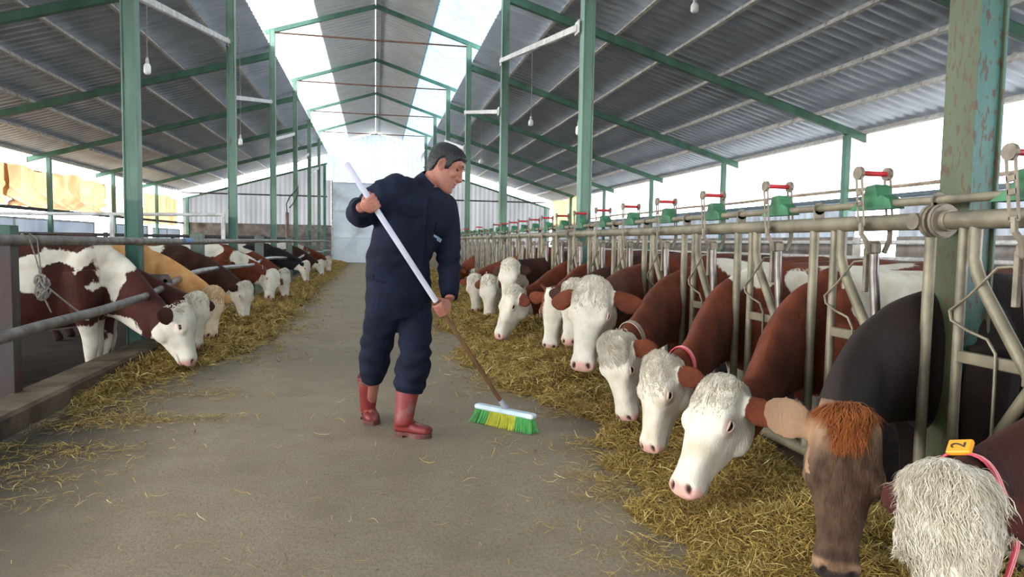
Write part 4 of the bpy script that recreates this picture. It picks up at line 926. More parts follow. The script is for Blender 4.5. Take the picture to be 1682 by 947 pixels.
cow('white curly-faced cow with red collar and orange number tag, nearest at lower right', (2.40, 1.46), -1, P, M, 30, M_REDD(), 'white', slim=.93, voxel=.009, hair=(M_HAIRW, 11000, .072, .0018, .80, .55, .128, .15, .8), seed=1, collar=(COLR, .93, .036, 11), patch=blobs(belly), ear_t=(.3, .3), ear_b=(.6, .6), neck_drop=.10)
P, M = poll_muz((1392, 690), (1372, 950), 1.80, 1.74)
cow('grey brown cow with a ginger tuft, second from the camera on the right', (2.38, 2.41), -1, P, M, 63, M_SWISS(), 'swiss', slim=.93, voxel=.009, hair=(M_HAIRO, 3200, .105, .0017, .14, .55, .050, .45, .0), seed=2, swiss=True, ear_t=(.0, -.62), ear_b=(3.2, -.15), ear_len=.20, ear_w=1.25, hs=.95)
P, M = poll_muz((1190, 632), (1120, 812), 2.66, 2.52)
cow('smooth white-faced cow with pink nose in profile beside the ginger-tufted one', (2.38, 3.17), -1, P, M, 20, M_RED(), 'white', slim=.93, ear_b=(.2, 1.0), voxel=.010, hair=(M_HAIRW, 4200, .040, .0018, .36, .9), seed=3, patch=blobs(belly+[((-.22, 0, 1.1), (.24, .6, .34), 1), ((-.28, 0, .78), (.10, .6, .10), -1)]))
P, M = poll_muz((1085, 590), (1068, 742), 3.27, 3.20)
cow('white curly-faced cow wearing a plain red collar without any tag, on the right', (2.38, 3.90), -1, P, M, 16, M_RED(), 'white', slim=.93, ear_b=(.2, 1.0), voxel=.010, hair=(M_HAIRW, 5000, .050, .0019, .50, .9), seed=4, collar=(COLR, .90, .030, None), patch=blobs(belly+[((.10, 0, 1.2), (.17, .4, .17), 1), ((-.16, 0, .95), (.10, .5, .2), 1), ((-.6, 0, 1.25), (.4, .5, .12), 1)]))
P, M = poll_muz((1008, 556), (1030, 690), 3.84, 3.80)
cow('shaggy white-faced cow wearing a grey collar, beside the one in plain red', (2.38, 4.60), -1, P, M, 24, M_RED(), 'white', slim=.93, ear_b=(.2, 1.0), voxel=.011, hair=(M_HAIRW, 3600, .070, .0021, .34, .55), seed=5, collar=(COLG, .91, .040, None), patch=blobs(belly+[((-.30, 0, 1.22), (.26, .5, .18), 1)]))
P, M = poll_muz((975, 466), (956, 608), 4.36, 4.22)
cow('tall white-faced cow with raised head and both brown ears spread, facing the camera', (2.40, 5.32), -1, P, M, 48, M_RED(), 'white', slim=.93, voxel=.011, hair=(M_HAIRW, 3600, .038, .0022, .38, 1.0), seed=6, patch=blobs(belly), ear_t=(.12, .10), ear_len=.23)
P, M = poll_muz((945, 466), (935, 566), 5.72, 5.62)
cow('white-faced cow half hidden behind the tall one with spread ears', (2.40, 6.04), -1, P, M, 52, M_DARK(), 'white', slim=.93, voxel=.013, hair=(M_HAIRW, 1500, .045, .0034, .30, .8), seed=7, patch=blobs(belly))
P, M = poll_muz((914, 478), (903, 572), 6.2, 6.2)
cow('cow with a brown poll, white face and small horn stub, left of the half-hidden one', (2.40, 6.79), -1, P, M, 60, M_RED(), 'blaze', slim=.93, voxel=.013, seed=8, patch=blobs(belly), horn=True)
P, M = poll_muz((845, 474), (818, 556), 7.05, 6.95)
cow('white-faced cow in clean left profile eating at the edge of the hay', (2.40, 7.54), -1, P, M, 18, M_RED(), 'white', slim=.93, voxel=.014, hair=(M_HAIRW, 1300, .034, .0036, .24, .8), seed=9, patch=blobs(belly), ear_t=(.3, .3))
P, M = poll_muz((838, 430), (832, 500), 8.0, 7.85)
cow('white-faced cow holding its head high behind the one in profile', (2.40, 8.34), -1, P, M, 50, M_DARK(), 'white', slim=.93, voxel=.015, hair=(M_HAIRW, 1300, .034, .004, .30, .8), seed=10, patch=blobs(belly), ear_t=(.25, .1))
P, M = poll_muz((803, 456), (803, 524), 8.9, 8.85)
cow('white-faced cow with orange-brown ear, second head right of the sweeping man', (2.40, 9.14), -1, P, M, 45, M_RED(), 'white', slim=.93, voxel=.016, hair=(M_HAIRW, 350, .04, .008, .26, .8), seed=12, patch=blobs(belly))
P, M = poll_muz((779, 454), (782, 511), 9.9, 9.9)
cow('white-faced cow seen next to the sweeping man\'s arm, the farthest white head', (2.40, 10.0), -1, P, M, 60, M_RED(), 'white', slim=.93, voxel=.017, hair=(M_HAIRW, 300, .045, .009, .26, .8), seed=13, patch=blobs(belly))
P, M = poll_muz((752, 438), (745, 475), 14.6, 14.6)
cow('brown cow farthest back on the right, half hidden by the man\'s sleeve', (2.40, 14.5), -1, P, M, 30, M_RED(), None, slim=.93, voxel=.02, seed=14, patch=blobs(belly+[((.1, 0, .6), (.3, .3, .25), 1)]))
# ------------------------------------------------------------------ the left row of cows
spots = [((.02, -.25, 1.05), (.44, .32, .15), 1), ((.16, -.25, .92), (.15, .3, .15), 1), ((.22, -.25, .82), (.055, .3, .13), 1), ((-.40, -.3, .92), (.18, .3, .16), 1), ((-.9, -.3, .95), (.25, .3, .16), 1),
         ((-.10, -.2, 1.14), (.17, .3, .065), -1), ((-.14, -.3, .93), (.14, .3, .075), -1), ((.06, -.3, .90), (.055, .3, .09), -1), ((-.38, -.2, 1.12), (.13, .3, .08), -1), ((.27, -.2, .43), (.24, .3, .13), 1), ((.03, -.2, .28), (.13, .35, .22), 1)]
P, M = poll_muz((296, 504), (314, 599), 6.40, 6.30)
cow('big red and white patched cow on the left, nearest the camera', (-2.50, 6.72), 1, P, M, 2, M_REDD(), 'white', voxel=.011, seed=20, patch=blobs(spots, -.12, .04, 7), hs=1.22, neck_drop=.06, hair=(M_HAIRW, 500, .03, .004, .2, .6), withers=1.32, slim=1.08, wf=-.01)
P, M = poll_muz((325, 486), (322, 572), 6.98, 6.88)
cow('white-faced cow squeezed between the patched cow and the fawn one', (-2.55, 7.0), 1, P, M, 35, M_REDD(), 'white', voxel=.013, seed=21, neck_drop=.12, patch=blobs(belly), hair=(M_HAIRW, 400, .04, .006, .28, .8))
P, M = poll_muz((352, 476), (346, 554), 7.70, 7.62)
cow('fawn cow with a curly poll on the left', (-2.5, 7.85), 1, P, M, 42, M_TAN(), 'blaze', voxel=.013, seed=22, neck_drop=.04, patch=blobs([], -.15, .03), hair=(M_HAIRT, 1100, .045, .006, .36, .9), withers=1.28)
P, M = poll_muz((404, 466), (402, 526), 9.45, 9.35)
cow('dark brown cow with a clear white face on the left, past the fawn one', (-2.5, 9.6), 1, P, M, 30, M_DARK(), 'white', voxel=.014, seed=23, patch=blobs([((-.35, 0, 1.22), (.22, .4, .16), 1), ((-.85, 0, 1.2), (.12, .3, .2), 1)]), hair=(M_HAIRW, 350, .045, .007, .2, .8))
P, M = poll_muz((450, 446), (443, 492), 12.3, 12.0)
cow('red and white cow on the left grazing with lowered face, fifth from the camera', (-2.5, 12.2), 1, P, M, 40, M_RED(), 'white', voxel=.016, seed=24, patch=blobs([((-.25, -.1, 1.15), (.3, .35, .2), 1), ((.35, 0, .95), (.2, .3, .12), 1)]))
P, M = poll_muz((468, 444), (470, 488), 12.9, 12.8)
cow('red cow with white forelock on the left, sixth from the camera', (-2.5, 13.2), 1, P, M, 25, M_RED(), 'white', voxel=.017, seed=25, patch=blobs([((0, 0, 1.2), (.35, .3, .2), 1)]), hair=(M_HAIRW, 200, .05, .009, .2, .8))
P, M = poll_muz((504, 430), (504, 463), 16.6, 16.5)
cow('black cow with white blaze far back on the left', (-2.5, 16.8), 1, P, M, 20, M_BLACK(), 'white', voxel=.02, seed=26, patch=blobs([((-.75, 0, 1.1), (.3, .5, .4), 1)]))
P, M = poll_muz((527, 428), (530, 452), 20.6, 20.4)
cow('brown and white cow far back on the left, past the black one', (-2.5, 20.7), 1, P, M, 30, M_DARK(), 'white', voxel=.022, seed=27, patch=blobs([((-.3, 0, 1.2), (.4, .4, .25), 1)]))
P, M = poll_muz((540, 422), (541, 446), 22.4, 22.3)
cow('white-headed cow farthest back on the left, before the concrete end block', (-2.5, 22.6), 1, P, M, 30, M_RED(), 'white', voxel=.022, seed=28, patch=blobs([((-.5, 0, 1.0), (.8, .5, .35), 1)]), hair=(M_HAIRW, 150, .06, .012, .25, .8))
# ================================================================== the man and his broom
def floor_pt(px, py, z=0.0):
    d = _f + _r*((px-CX)/F_PX) + _u*((CY-py)/F_PX); return EYE + d*((z-CAM_H)/d[2])
def skin_mat():
    m = mat('skin', srgb(166, 110, 92), srgb(144, 90, 76), 18, 0.5, bump=0.12, bscale=220, spec=0.35)
    p = m.node_tree.nodes['Principled BSDF']; p.inputs['Subsurface Weight'].default_value = 0.08; p.inputs['Subsurface Radius'].default_value = (0.02, 0.008, 0.005); p.inputs['Subsurface Scale'].default_value = 0.3
    return m
M_SKIN = skin_mat()
M_NAVY = mat('navy_cotton', srgb(25, 30, 47), srgb(18, 22, 36), 7, 0.85, bump=0.35, bscale=14, spec=0.15)
M_NAVYD = mat('navy_seams', srgb(19, 23, 37), srgb(15, 18, 30), 9, 0.85, spec=0.15)
M_HAIRK = mat('black_hair', srgb(30, 27, 28), srgb(18, 16, 18), 60, 0.5, bump=0.6, bscale=160, stretch=(1, 1, 0.3), spec=0.35)
M_BOOT = mat('red_rubber', srgb(128, 48, 46), srgb(106, 38, 38), 7, 0.5, c3=srgb(126, 98, 90), s3=9, lo3=0.56, hi3=0.75, spec=0.4)
M_SOLE = mat('red_rubber_sole', srgb(98, 42, 42), srgb(86, 56, 52), 9, 0.7, c3=srgb(112, 94, 86), s3=12)
BT = floor_pt(829, 668, 0.125)                               # where the handle meets the broom block
H1 = at(611, 333, 3.80); hx = nrm(H1-BT)                     # upper grip; axis of the handle
HL = np.linalg.norm(H1-BT)
H2 = BT + hx*(HL*0.52)                                       # lower grip
TIP = BT + hx*(HL*1.165)
hipR, hipL = at(634, 492, 4.10), at(678, 494, 4.20)
kneeR, kneeL = at(617, 575, 4.22), at(682, 578, 4.05)
ankR, ankL = at(604, 672, 4.42), at(664, 690, 4.04)
shR, shL = at(645, 312, 4.03), at(730, 346, 4.22)
elR, elL = at(592, 352, 4.06), at(738, 436, 4.18)
pel, waist, chest, neckb = at(656, 484, 4.15), at(654, 430, 4.15), at(676, 365, 4.12), at(704, 306, 4.12)
Fw = nrm(np.cross(shL-shR, [0, 0, 1])); Fw = Fw if Fw[1] < 0 else -Fw
Lf = nrm(np.array([-Fw[1], Fw[0], 0])); Lf = Lf if Lf[0] > 0 else -Lf
# head frame
Hf = nrm(np.array([.86, -.26, -.42])); Hu = np.array([.42, .02, .9]); Hu = nrm(Hu-Hf*np.dot(Hu, Hf)); Hs = np.cross(Hf, Hu)      # Hs = his right
HC = at(731, 277, 4.10); hsz = 1.08
def hp(f, u, s=0.0): return HC + (Hf*f+Hu*u+Hs*s)*hsz
man = empty('person', (0.16, 4.1, 0), 0, 'man in a navy coverall and red boots sweeping the aisle with a broom', 'person')
MO = np.array([0.16, 4.1, 0.0])
def grip(c, elbow, rh, flip=1):
    """a hand closed round the handle: palm, four bent fingers and a thumb"""
    t = -(elbow-c); t = nrm(t-hx*np.dot(t, hx)); pd = np.cross(t, hx)
    view = nrm(EYE-c)
    if np.dot(pd, view) < 0: pd = -pd
    pd = nrm(pd - 0.0*t); out = []; R = rh+.011
    P = lambda ang, off, rad=R: c + hx*off + (pd*math.cos(ang)+t*math.sin(ang))*rad
    pc = c + pd*(rh+.017)
    out.append(loft([(pc - t*(.055) + hx*.0, hx, pd, .024, .017, .016, 2.4), (pc - t*.03, hx, pd, .036, .018, .015, 2.6), (pc, hx, pd, .043, .016, .013, 2.8), (pc + t*.022, hx, pd, .042, .014, .012, 2.8), (pc+t*.034-pd*.004, hx, pd, .036, .010, .010, 2.5)], 18))
    for i, off in enumerate((.034, .0115, -.0115, -.033)):
        k = (1.0, 1.06, 1.0, .85)[i]; r = (.0098, .0102, .0098, .0086)[i]; a = [math.radians(x*k) for x in (38, 70, 105, 150, 195, 228)]
        out.append(limb([P(a[0], off, R+.006), P(a[1], off, R+.008), P(a[2], off, R+.002), P(a[3], off, R+.003), P(a[4], off, R), P(a[5], off, R+.001)], [r*1.12, r*1.1, r, r*1.02, r*.92, r*.72], hx, 12, 3))
    a = [math.radians(x) for x in (-70, -95, -130, -165)]
    th = [P(math.radians(-58), .026, R+.016), P(a[1], .044, R+.008), P(a[2], .050, R+.002), P(a[3], .052, R)]
    out.append(limb(th, [.015, .0128, .0115, .008], hx, 12, 4))
    wr = pc - t*.078 + pd*.002
    return out, wr
hand1, wrR = grip(H1, elR, .016); hand2, wrL = grip(H2, elL, .0145)
# ---- body, one continuous skin (head, neck, trunk, limbs, hands)
def hr(u, cf, fr, bk, hw, e=2.2): return (hp(cf, u), Hs, Hf, hw*hsz, fr*hsz, bk*hsz, e)
head = [loft([hr(-.122, .058, .012, .014, .012), hr(-.116, .055, .028, .030, .028), hr(-.098, .044, .046, .055, .044), hr(-.07, .022, .064, .080, .057), hr(-.035, .01, .076, .092, .066), hr(0, 0, .086, .098, .071), hr(.03, 0, .090, .102, .074),
              hr(.045, 0, .094, .104, .075), hr(.075, -.002, .090, .102, .073), hr(.10, -.004, .074, .086, .060), hr(.12, -.006, .045, .055, .038), hr(.128, -.006, .012, .015, .012)], 24)]
head.append(limb([hp(.082, .044), hp(.088, .018), hp(.099, -.010), hp(.103, -.024), hp(.090, -.034)], [x*hsz for x in (.012, .0135, .0155, .0145, .012)], Hs, 12, 4, .8))
for q in (-1, 1):
    head.append(ball(hp(.094, -.026, q*.013), np.array([.014, .010, .010])*hsz, (Hf, Hu, Hs), 12))
    head.append(ball(hp(.074, .046, q*.034), np.array([.018, .009, .026])*hsz, (Hf, Hu, Hs), 12))
    head.append(ball(hp(.060, -.012, q*.045), np.array([.026, .024, .020])*hsz, (Hf, Hu, Hs), 12))
    e0 = hp(-.012, .004, q*.074); ef = nrm(Hf*.9+Hs*q*-.35); es = nrm(np.cross(ef, Hu))
    head.append(ball(e0, np.array([.018, .033, .007])*hsz, (ef, nrm(Hu-Hf*.15), es), 14))
    rim = [e0 + (ef*(.016*math.cos(a)) + Hu*(.030*math.sin(a)) + Hs*q*.006)*hsz for a in np.linspace(-.9, 4.0, 12)]
    head.append(limb(rim, [.0052*hsz]*12, Hs, 8, 2))
head.append(ball(hp(.084, -.054), np.array([.015, .0075, .024])*hsz, (Hf, Hu, Hs), 12)); head.append(ball(hp(.083, -.068), np.array([.014, .008, .020])*hsz, (Hf, Hu, Hs), 12))
head.append(ball(hp(.075, -.100), np.array([.020, .018, .024])*hsz, (Hf, Hu, Hs), 12))
head.append(limb([neckb-np.array([0, 0, .03]), neckb+np.array([.01, 0, .02]), hp(-.030, -.075), hp(-.030, -.03)], [.075, .066, .060, .058], Lf, 16))
def tr(c, hw, d, e=2.3, tilt=0.0): return (c, Lf, Fw, hw, d, d, e)
tors = lambda k: [loft([tr(pel+np.array([0, 0, -.10]), .13*k, .10*k), tr(pel, .172*k, .125*k), tr(waist, .162*k, .118*k), tr(chest+np.array([-.02, 0, -.05]), .178*k, .125*k), tr(chest, .185*k, .125*k), tr((chest+neckb)/2+np.array([0, 0, .02]), .17*k, .105*k), tr(neckb-np.array([.005, 0, .015]), .09*k, .07*k)], 24)]
arms = lambda k: [limb([(shR*2+neckb)/3, shR, (shR+elR)/2, elR], [.062*k, .064*k, .052*k, .045*k], Lf), limb([elR, (elR*2+wrR)/3, wrR], [.046*k, .043*k, .029], Lf), limb([(shL*2+neckb)/3, shL, (shL+elL)/2, elL], [.062*k, .064*k, .052*k, .045*k], Lf), limb([elL, (elL*2+wrL)/3, wrL], [.046*k, .042*k, .029], Lf)]
legs = lambda k: [limb([hipR+np.array([0, 0, .06]), hipR-np.array([0, 0, .04]), (hipR+kneeR)/2, kneeR, (kneeR+ankR)/2, ankR], [.09, .088, .072, .055, .053, .042], Lf), limb([hipL+np.array([0, 0, .06]), hipL-np.array([0, 0, .04]), (hipL+kneeL)/2, kneeL, (kneeL+ankL)/2, ankL], [.09, .088, .072, .055, .053, .042], Lf)]
TL = floor_pt(708, 719); HLp = floor_pt(650, 713); fdL = nrm(TL-HLp); fdR = nrm(np.array([.16, -.98, 0])); TR = floor_pt(613, 699); HRp = TR - fdR*.26
feet = [limb([ankL, HLp+fdL*.06+np.array([0, 0, .06]), TL-fdL*.06+np.array([0, 0, .045])], [.04, .04, .03], Lf), limb([ankR, HRp+fdR*.06+np.array([0, 0, .07]), TR-fdR*.06+np.array([0, 0, .045])], [.04, .04, .03], Lf)]
me = grow(head + tors(.86) + arms(.9) + legs(1) + feet + hand1 + hand2, .0052, 4, .5)
V = verts(me); N_ = normals(me); D = (V-HC)/hsz; hf, hu, hs_ = D@Hf, D@Hu, D@Hs
inh = (np.abs(hs_) < .1) & (hu > -.14) & (hu < .15) & (hf > -.13) & (hf < .14); disp = np.zeros(len(V))
for q in (-1, 1):
    r = np.sqrt(((hs_-q*.034)/1.3)**2+(hu-.020)**2); disp -= .0085*np.exp(-(r/.014)**2)*(hf > .03)*inh
    r = np.sqrt((hf+.006)**2*2.2+(hu-.004)**2); disp -= .006*np.exp(-(r/.012)**2)*(np.abs(hs_-q*.08) < .012)*inh
disp -= .004*np.exp(-((hu+.0615)/.0035)**2)*ss(.03, .02, np.abs(hs_))*(hf > .06)*inh
put(me, V+N_*disp[:, None]); V = verts(me)
# hair shell lifted off the scalp inside the hairline
hl = np.interp(hf, [-.11, -.07, -.045, -.03, -.012, .004, .010, .034, .040, .062, .075, .095], [-.060, -.058, -.046, .012, .040, .034, -.012, -.006, .034, .062, .070, .072])
mask = (hu-hl)*inh - (~inh)*1.0 + .004*VNoise(5)(V, 60)
lips = ss(.026, .016, np.abs(hs_))*ss(.074, .10, hf)*np.exp(-((hu+.061)/.011)**2)*inh
beard = ss(-.025, -.055, hu)*ss(-.02, .02, hf)*inh
body = link_mesh('body', me, None, man, True)
attr(me, 'lips', lips); attr(me, 'beard', beard)
def skin_nodes():
    m = M_SKIN; nt = m.node_tree; p = nt.nodes['Principled BSDF']; src = p.inputs['Base Color'].links[0].from_socket; last = src
    for a, c, k in (('lips', srgb(158, 88, 78), .8), ('beard', srgb(140, 104, 88), .45)):
        at_ = nt.nodes.new('ShaderNodeAttribute'); at_.attribute_name = a; mu = nt.nodes.new('ShaderNodeMath'); mu.operation = 'MULTIPLY'; mu.inputs[1].default_value = k; nt.links.new(at_.outputs['Fac'], mu.inputs[0])
        x = nt.nodes.new('ShaderNodeMix'); x.data_type = 'RGBA'; nt.links.new(mu.outputs[0], x.inputs[0]); nt.links.new(last, x.inputs[6]); x.inputs[7].default_value = c; last = x.outputs[2]
    nt.links.new(last, p.inputs['Base Color'])
skin_nodes(); me.materials.append(M_SKIN)
body.matrix_parent_inverse = Matrix.Translation(-Vector(MO))
def mput(o): o.matrix_parent_inverse = Matrix.Translation(-Vector(MO)); return o
def shell(name, me, keep, off, m, parent):
    V = verts(me); N_ = normals(me); W = V+N_*off[:, None]; idx = -np.ones(len(V), int); k = 0; nv = []; F = []
    for p in me.polygons:
        q = list(p.vertices)
        if keep[q].all():
            for i in q:
                if idx[i] < 0: idx[i] = k; k += 1; nv.append(W[i])
            F.append([idx[i] for i in q])
    m2 = bpy.data.meshes.new(name); m2.from_pydata([tuple(x) for x in nv], [], F); m2.update(); return link_mesh(name, m2, m, parent, True)
hair = mput(shell('hair', me, mask > -.004, .0135*ss(-.004, .022, mask)-.001+.0015*VNoise(8)(V, 90), M_HAIRK, man))
for q in (-1, 1):
    v, f = ball(hp(.0685, .019, q*.033), np.array([.0115, .0115, .0125])*hsz, (Hf, Hu, Hs), 12); b = MB(); b.add(v, [tuple(dict.fromkeys(x)) for x in f]); mput(b.build('eye', mat('eye_white', srgb(84, 62, 52), srgb(50, 36, 30), 20, .25), man, True))
    b = MB(); b.tube([hp(.072, .026, q*.048), hp(.083, .0225, q*.034), hp(.078, .025, q*.020)], [.002, .004, .002], 6); mput(b.build('eyelid', M_SKIN, man, True))
    b = MB(); b.tube([hp(.066, .043, q*.056), hp(.088, .050, q*.038), hp(.094, .047, q*.018)], [.002*hsz, .0042*hsz, .003*hsz], 6); mput(b.build('eyebrow', M_HAIRK, man, True))
# ---- coverall
cuffR = wrR + nrm(elR-wrR)*.03; cuffL = wrL + nrm(elL-wrL)*.025
hemR, hemL = kneeR+(ankR-kneeR)*.46, kneeL+(ankL-kneeL)*.56
def cov():
    P = [loft([tr(pel+np.array([0, 0, -.13]), .16, .13), tr(pel+np.array([0, 0, -.02]), .198, .155), tr(pel+np.array([.0, 0, .08]), .196, .152), tr(waist, .196, .148), tr((waist+chest)/2, .214, .155), tr(chest, .222, .155), tr((chest*1+neckb)/2+np.array([-.005, 0, .01]), .205, .132), tr(neckb+np.array([-.012, 0, -.028]), .125, .100), tr(neckb+np.array([-.008, 0, -.004]), .080, .074)], 26)]
    P.append(limb([shR*.5+neckb*.5-np.array([0, 0, .035]), shR*.85+neckb*.15, shR+(elR-shR)*.25, shR+(elR-shR)*.65, elR+np.array([0, 0, -.005])], [.085, .094, .094, .088, .080], Lf, 18))
    P.append(limb([elR+nrm(shR-elR)*.05, elR, elR+(wrR-elR)*.35, cuffR+(elR-cuffR)*.2, cuffR], [.074, .080, .078, .066, .056], Lf, 18))
    P.append(limb([shL*.5+neckb*.5-np.array([0, 0, .035]), shL*.85+neckb*.15, shL+(elL-shL)*.3, shL+(elL-shL)*.7, elL], [.085, .094, .088, .078, .072], Lf, 18))
    P.append(limb([elL+nrm(shL-elL)*.05, elL, elL+(wrL-elL)*.4, cuffL], [.066, .072, .066, .050], Lf, 18))
    P.append(limb([hipR+np.array([0, 0, .05]), hipR-np.array([0, 0, .05]), hipR+(kneeR-hipR)*.5, kneeR, kneeR+(hemR-kneeR)*.55, hemR], [.115, .118, .104, .094, .090, .066], Lf, 20))
    P.append(limb([hipL+np.array([0, 0, .05]), hipL-np.array([0, 0, .05]), hipL+(kneeL-hipL)*.5, kneeL, kneeL+(hemL-kneeL)*.5, hemL+(kneeL-hemL)*.16, hemL], [.115, .118, .104, .094, .106, .088, .082], Lf, 20))
    return grow(P, .0075, 5, .5)
ce = cov(); V = verts(ce); N_ = normals(ce); nz = VNoise(31)
def near_seg(V, a, b):
    d = b-a; t = np.clip(((V-a)@d)/(d@d), 0, 1); return np.linalg.norm(V-(a+t[:, None]*d), axis=1), t
f0 = nz(V*np.array([1, 1, .55]), 9)*.007 + nz(V+5, 17)*.004
fold = np.zeros(len(V))
for c, ax, rad, amp, fr in ((elR, nrm(wrR-shR), .13, .009, 42), (elL, nrm(wrL-shL), .13, .007, 48), (kneeR, np.array([.25, 0, 1.]), .16, .007, 40), (kneeL, np.array([-.3, 0, 1.]), .17, .010, 44), (hemL+np.array([0, 0, .05]), np.array([.15, 0, 1.]), .12, .010, 60), (hemR, np.array([-.2, 0, 1.]), .1, .006, 60), (pel+np.array([0, 0, .04]), np.array([.5, 0, 1.]), .2, .006, 34), (waist, np.array([-.6, 0, 1.]), .2, .006, 30), (shR, np.array([1., 0, .3]), .16, .006, 38)):
    r = np.linalg.norm(V-c, axis=1); fold += amp*np.exp(-(r/rad)**2)*np.sin(V@nrm(ax)*fr*1.6+3*nz(V, 7))
put(ce, V+N_*(f0+fold)[:, None])
cover = mput(link_mesh('coverall', ce, M_NAVY, man, True))
from mathutils.bvhtree import BVHTree
bv = BVHTree.FromPolygons([tuple(v.co) for v in ce.vertices], [tuple(p.vertices) for p in ce.polygons])
def onto(px, py, lift=0.004):
    d = Vector(_f + _r*((px-CX)/F_PX) + _u*((CY-py)/F_PX)).normalized(); h = bv.ray_cast(Vector(EYE), d)
    if h[0] is None: h = bv.find_nearest(Vector(at(px, py, 3.95)))
    return h[0]+h[1]*lift, h[1]
def patch_on(name, quad, nx, ny, thick, m, parent, lift=.003, sagf=None):
    """a thin sewn-on piece lying on the cloth between four corners"""
    A, B, C_, D_ = [np.array(q, float) for q in quad]; top = []; bot = []
    for j in range(ny+1):
        for i in range(nx+1):
            s, t = i/nx, j/ny; p = (A*(1-s)+B*s)*(1-t)+(D_*(1-s)+C_*s)*t
            if sagf: p = p+np.array([0, sagf(s)*t])
            q, n_ = onto(p[0], p[1], lift); e = 1.0 if 0 < i < nx and 0 < j < ny else .35
            top.append(q+n_*thick*e); bot.append(q-n_*.006)
    w = nx+1; k = len(top); F = [(j*w+i, j*w+i+1, (j+1)*w+i+1, (j+1)*w+i) for j in range(ny) for i in range(nx)]
    edge = [i for i in range(w)] + [j*w+nx for j in range(1, ny+1)] + [ny*w+i for i in range(nx-1, -1, -1)] + [j*w for j in range(ny-1, 0, -1)]
    F += [(edge[i], edge[(i+1) % len(edge)], k+edge[(i+1) % len(edge)], k+edge[i]) for i in range(len(edge))]
    b = MB(); b.add(top+bot, F); return b.build(name, m, parent, True)
patch_on('pocket_flap', [(657, 333), (697, 343), (694, 360), (655, 349)], 12, 5, .006, M_NAVYD, cover, sagf=lambda s: -3+6*math.sin(math.pi*s))
patch_on('pocket_flap', [(716, 366), (741, 375), (736, 392), (713, 382)], 10, 5, .006, M_NAVYD, cover, sagf=lambda s: -2+4*math.sin(math.pi*s))
patch_on('placket', [(704, 322), (711, 324), (702, 440), (695, 440)], 3, 24, .004, M_NAVYD, cover)
patch_on('side_pocket', [(598, 452), (634, 462), (632, 466), (598, 457)], 8, 2, .003, M_NAVYD, cover)
M_LOGO = mat('logo_thread', srgb(170, 200, 226), None, rough=.6)
lg = MB()                                                       # small slanted chest lettering, too fine to read
for (x0, y0, x1, y1, n_, hgt) in ((712, 384, 726, 393, 7, 3.6), (717, 391.5, 724, 396, 4, 2.2)):
    for i in range(n_):
        s = (i+.12)/n_; e = (i+.80)/n_; ax_, ay_ = x0+(x1-x0)*s, y0+(y1-y0)*s; bx_, by_ = x0+(x1-x0)*e, y0+(y1-y0)*e; sh = -1.0
        q = [onto(x, y, .0045)[0] for x, y in ((ax_, ay_), (bx_, by_), (bx_+sh, by_+hgt*(1 if i % 2 else .8)), (ax_+sh, ay_+hgt))]
        lg.add(q, [(0, 1, 2, 3)])
lg.build('chest_lettering', M_LOGO, cover)
# collar: a folded band round the neck
def collar_ring():
    b = MB(); n_ = 28; Vs = []; ax = nrm(hp(-.03, -.075)-neckb); c0 = neckb+ax*.004
    U = nrm(Lf-ax*np.dot(Lf, ax)); W = np.cross(ax, U); W = W if W@Fw > 0 else -W
    for j in range(n_+1):
        t = math.radians(22)+(2*math.pi-math.radians(44))*j/n_; d = W*math.cos(t)+U*math.sin(t); bk = (1-math.cos(t))/2
        for (rr_, hh) in ((.074, -.035), (.070, .020+.026*bk), (.077, .030+.028*bk), (.094, .004+.006*bk), (.104, -.022-.012*bk), (.098, -.028-.010*bk), (.084, -.010)): Vs.append(c0+d*rr_+ax*hh)
    m_ = 7; F = [(j*m_+x, (j+1)*m_+x, (j+1)*m_+(x+1) % m_, j*m_+(x+1) % m_) for j in range(n_) for x in range(m_)] + [tuple(range(m_)), tuple(n_*m_+x for x in range(m_-1, -1, -1))]
    b.add(Vs, F); return b.build('collar', M_NAVY, cover, True)
collar_ring()
for c, d, r in ((cuffR, nrm(elR-wrR), .053), (cuffL, nrm(elL-wrL), .048)):
    b = MB(); b.lathe(c-d*.008, [(r*.72, -.002), (r, 0), (r*1.04, .01), (r*1.05, .035), (r*.8, .045)], 20, d); b.build('cuff', M_NAVYD, cover, True)
for c, d, r in ((hemR, nrm(kneeR-ankR), .068), (hemL, nrm(kneeL-ankL), .080)):
    b = MB(); b.lathe(c-d*.006, [(r*.7, 0), (r, 0), (r*1.05, .012), (r*1.04, .03), (r*.8, .04)], 22, d); b.build('trouser_hem', M_NAVYD, cover, True)
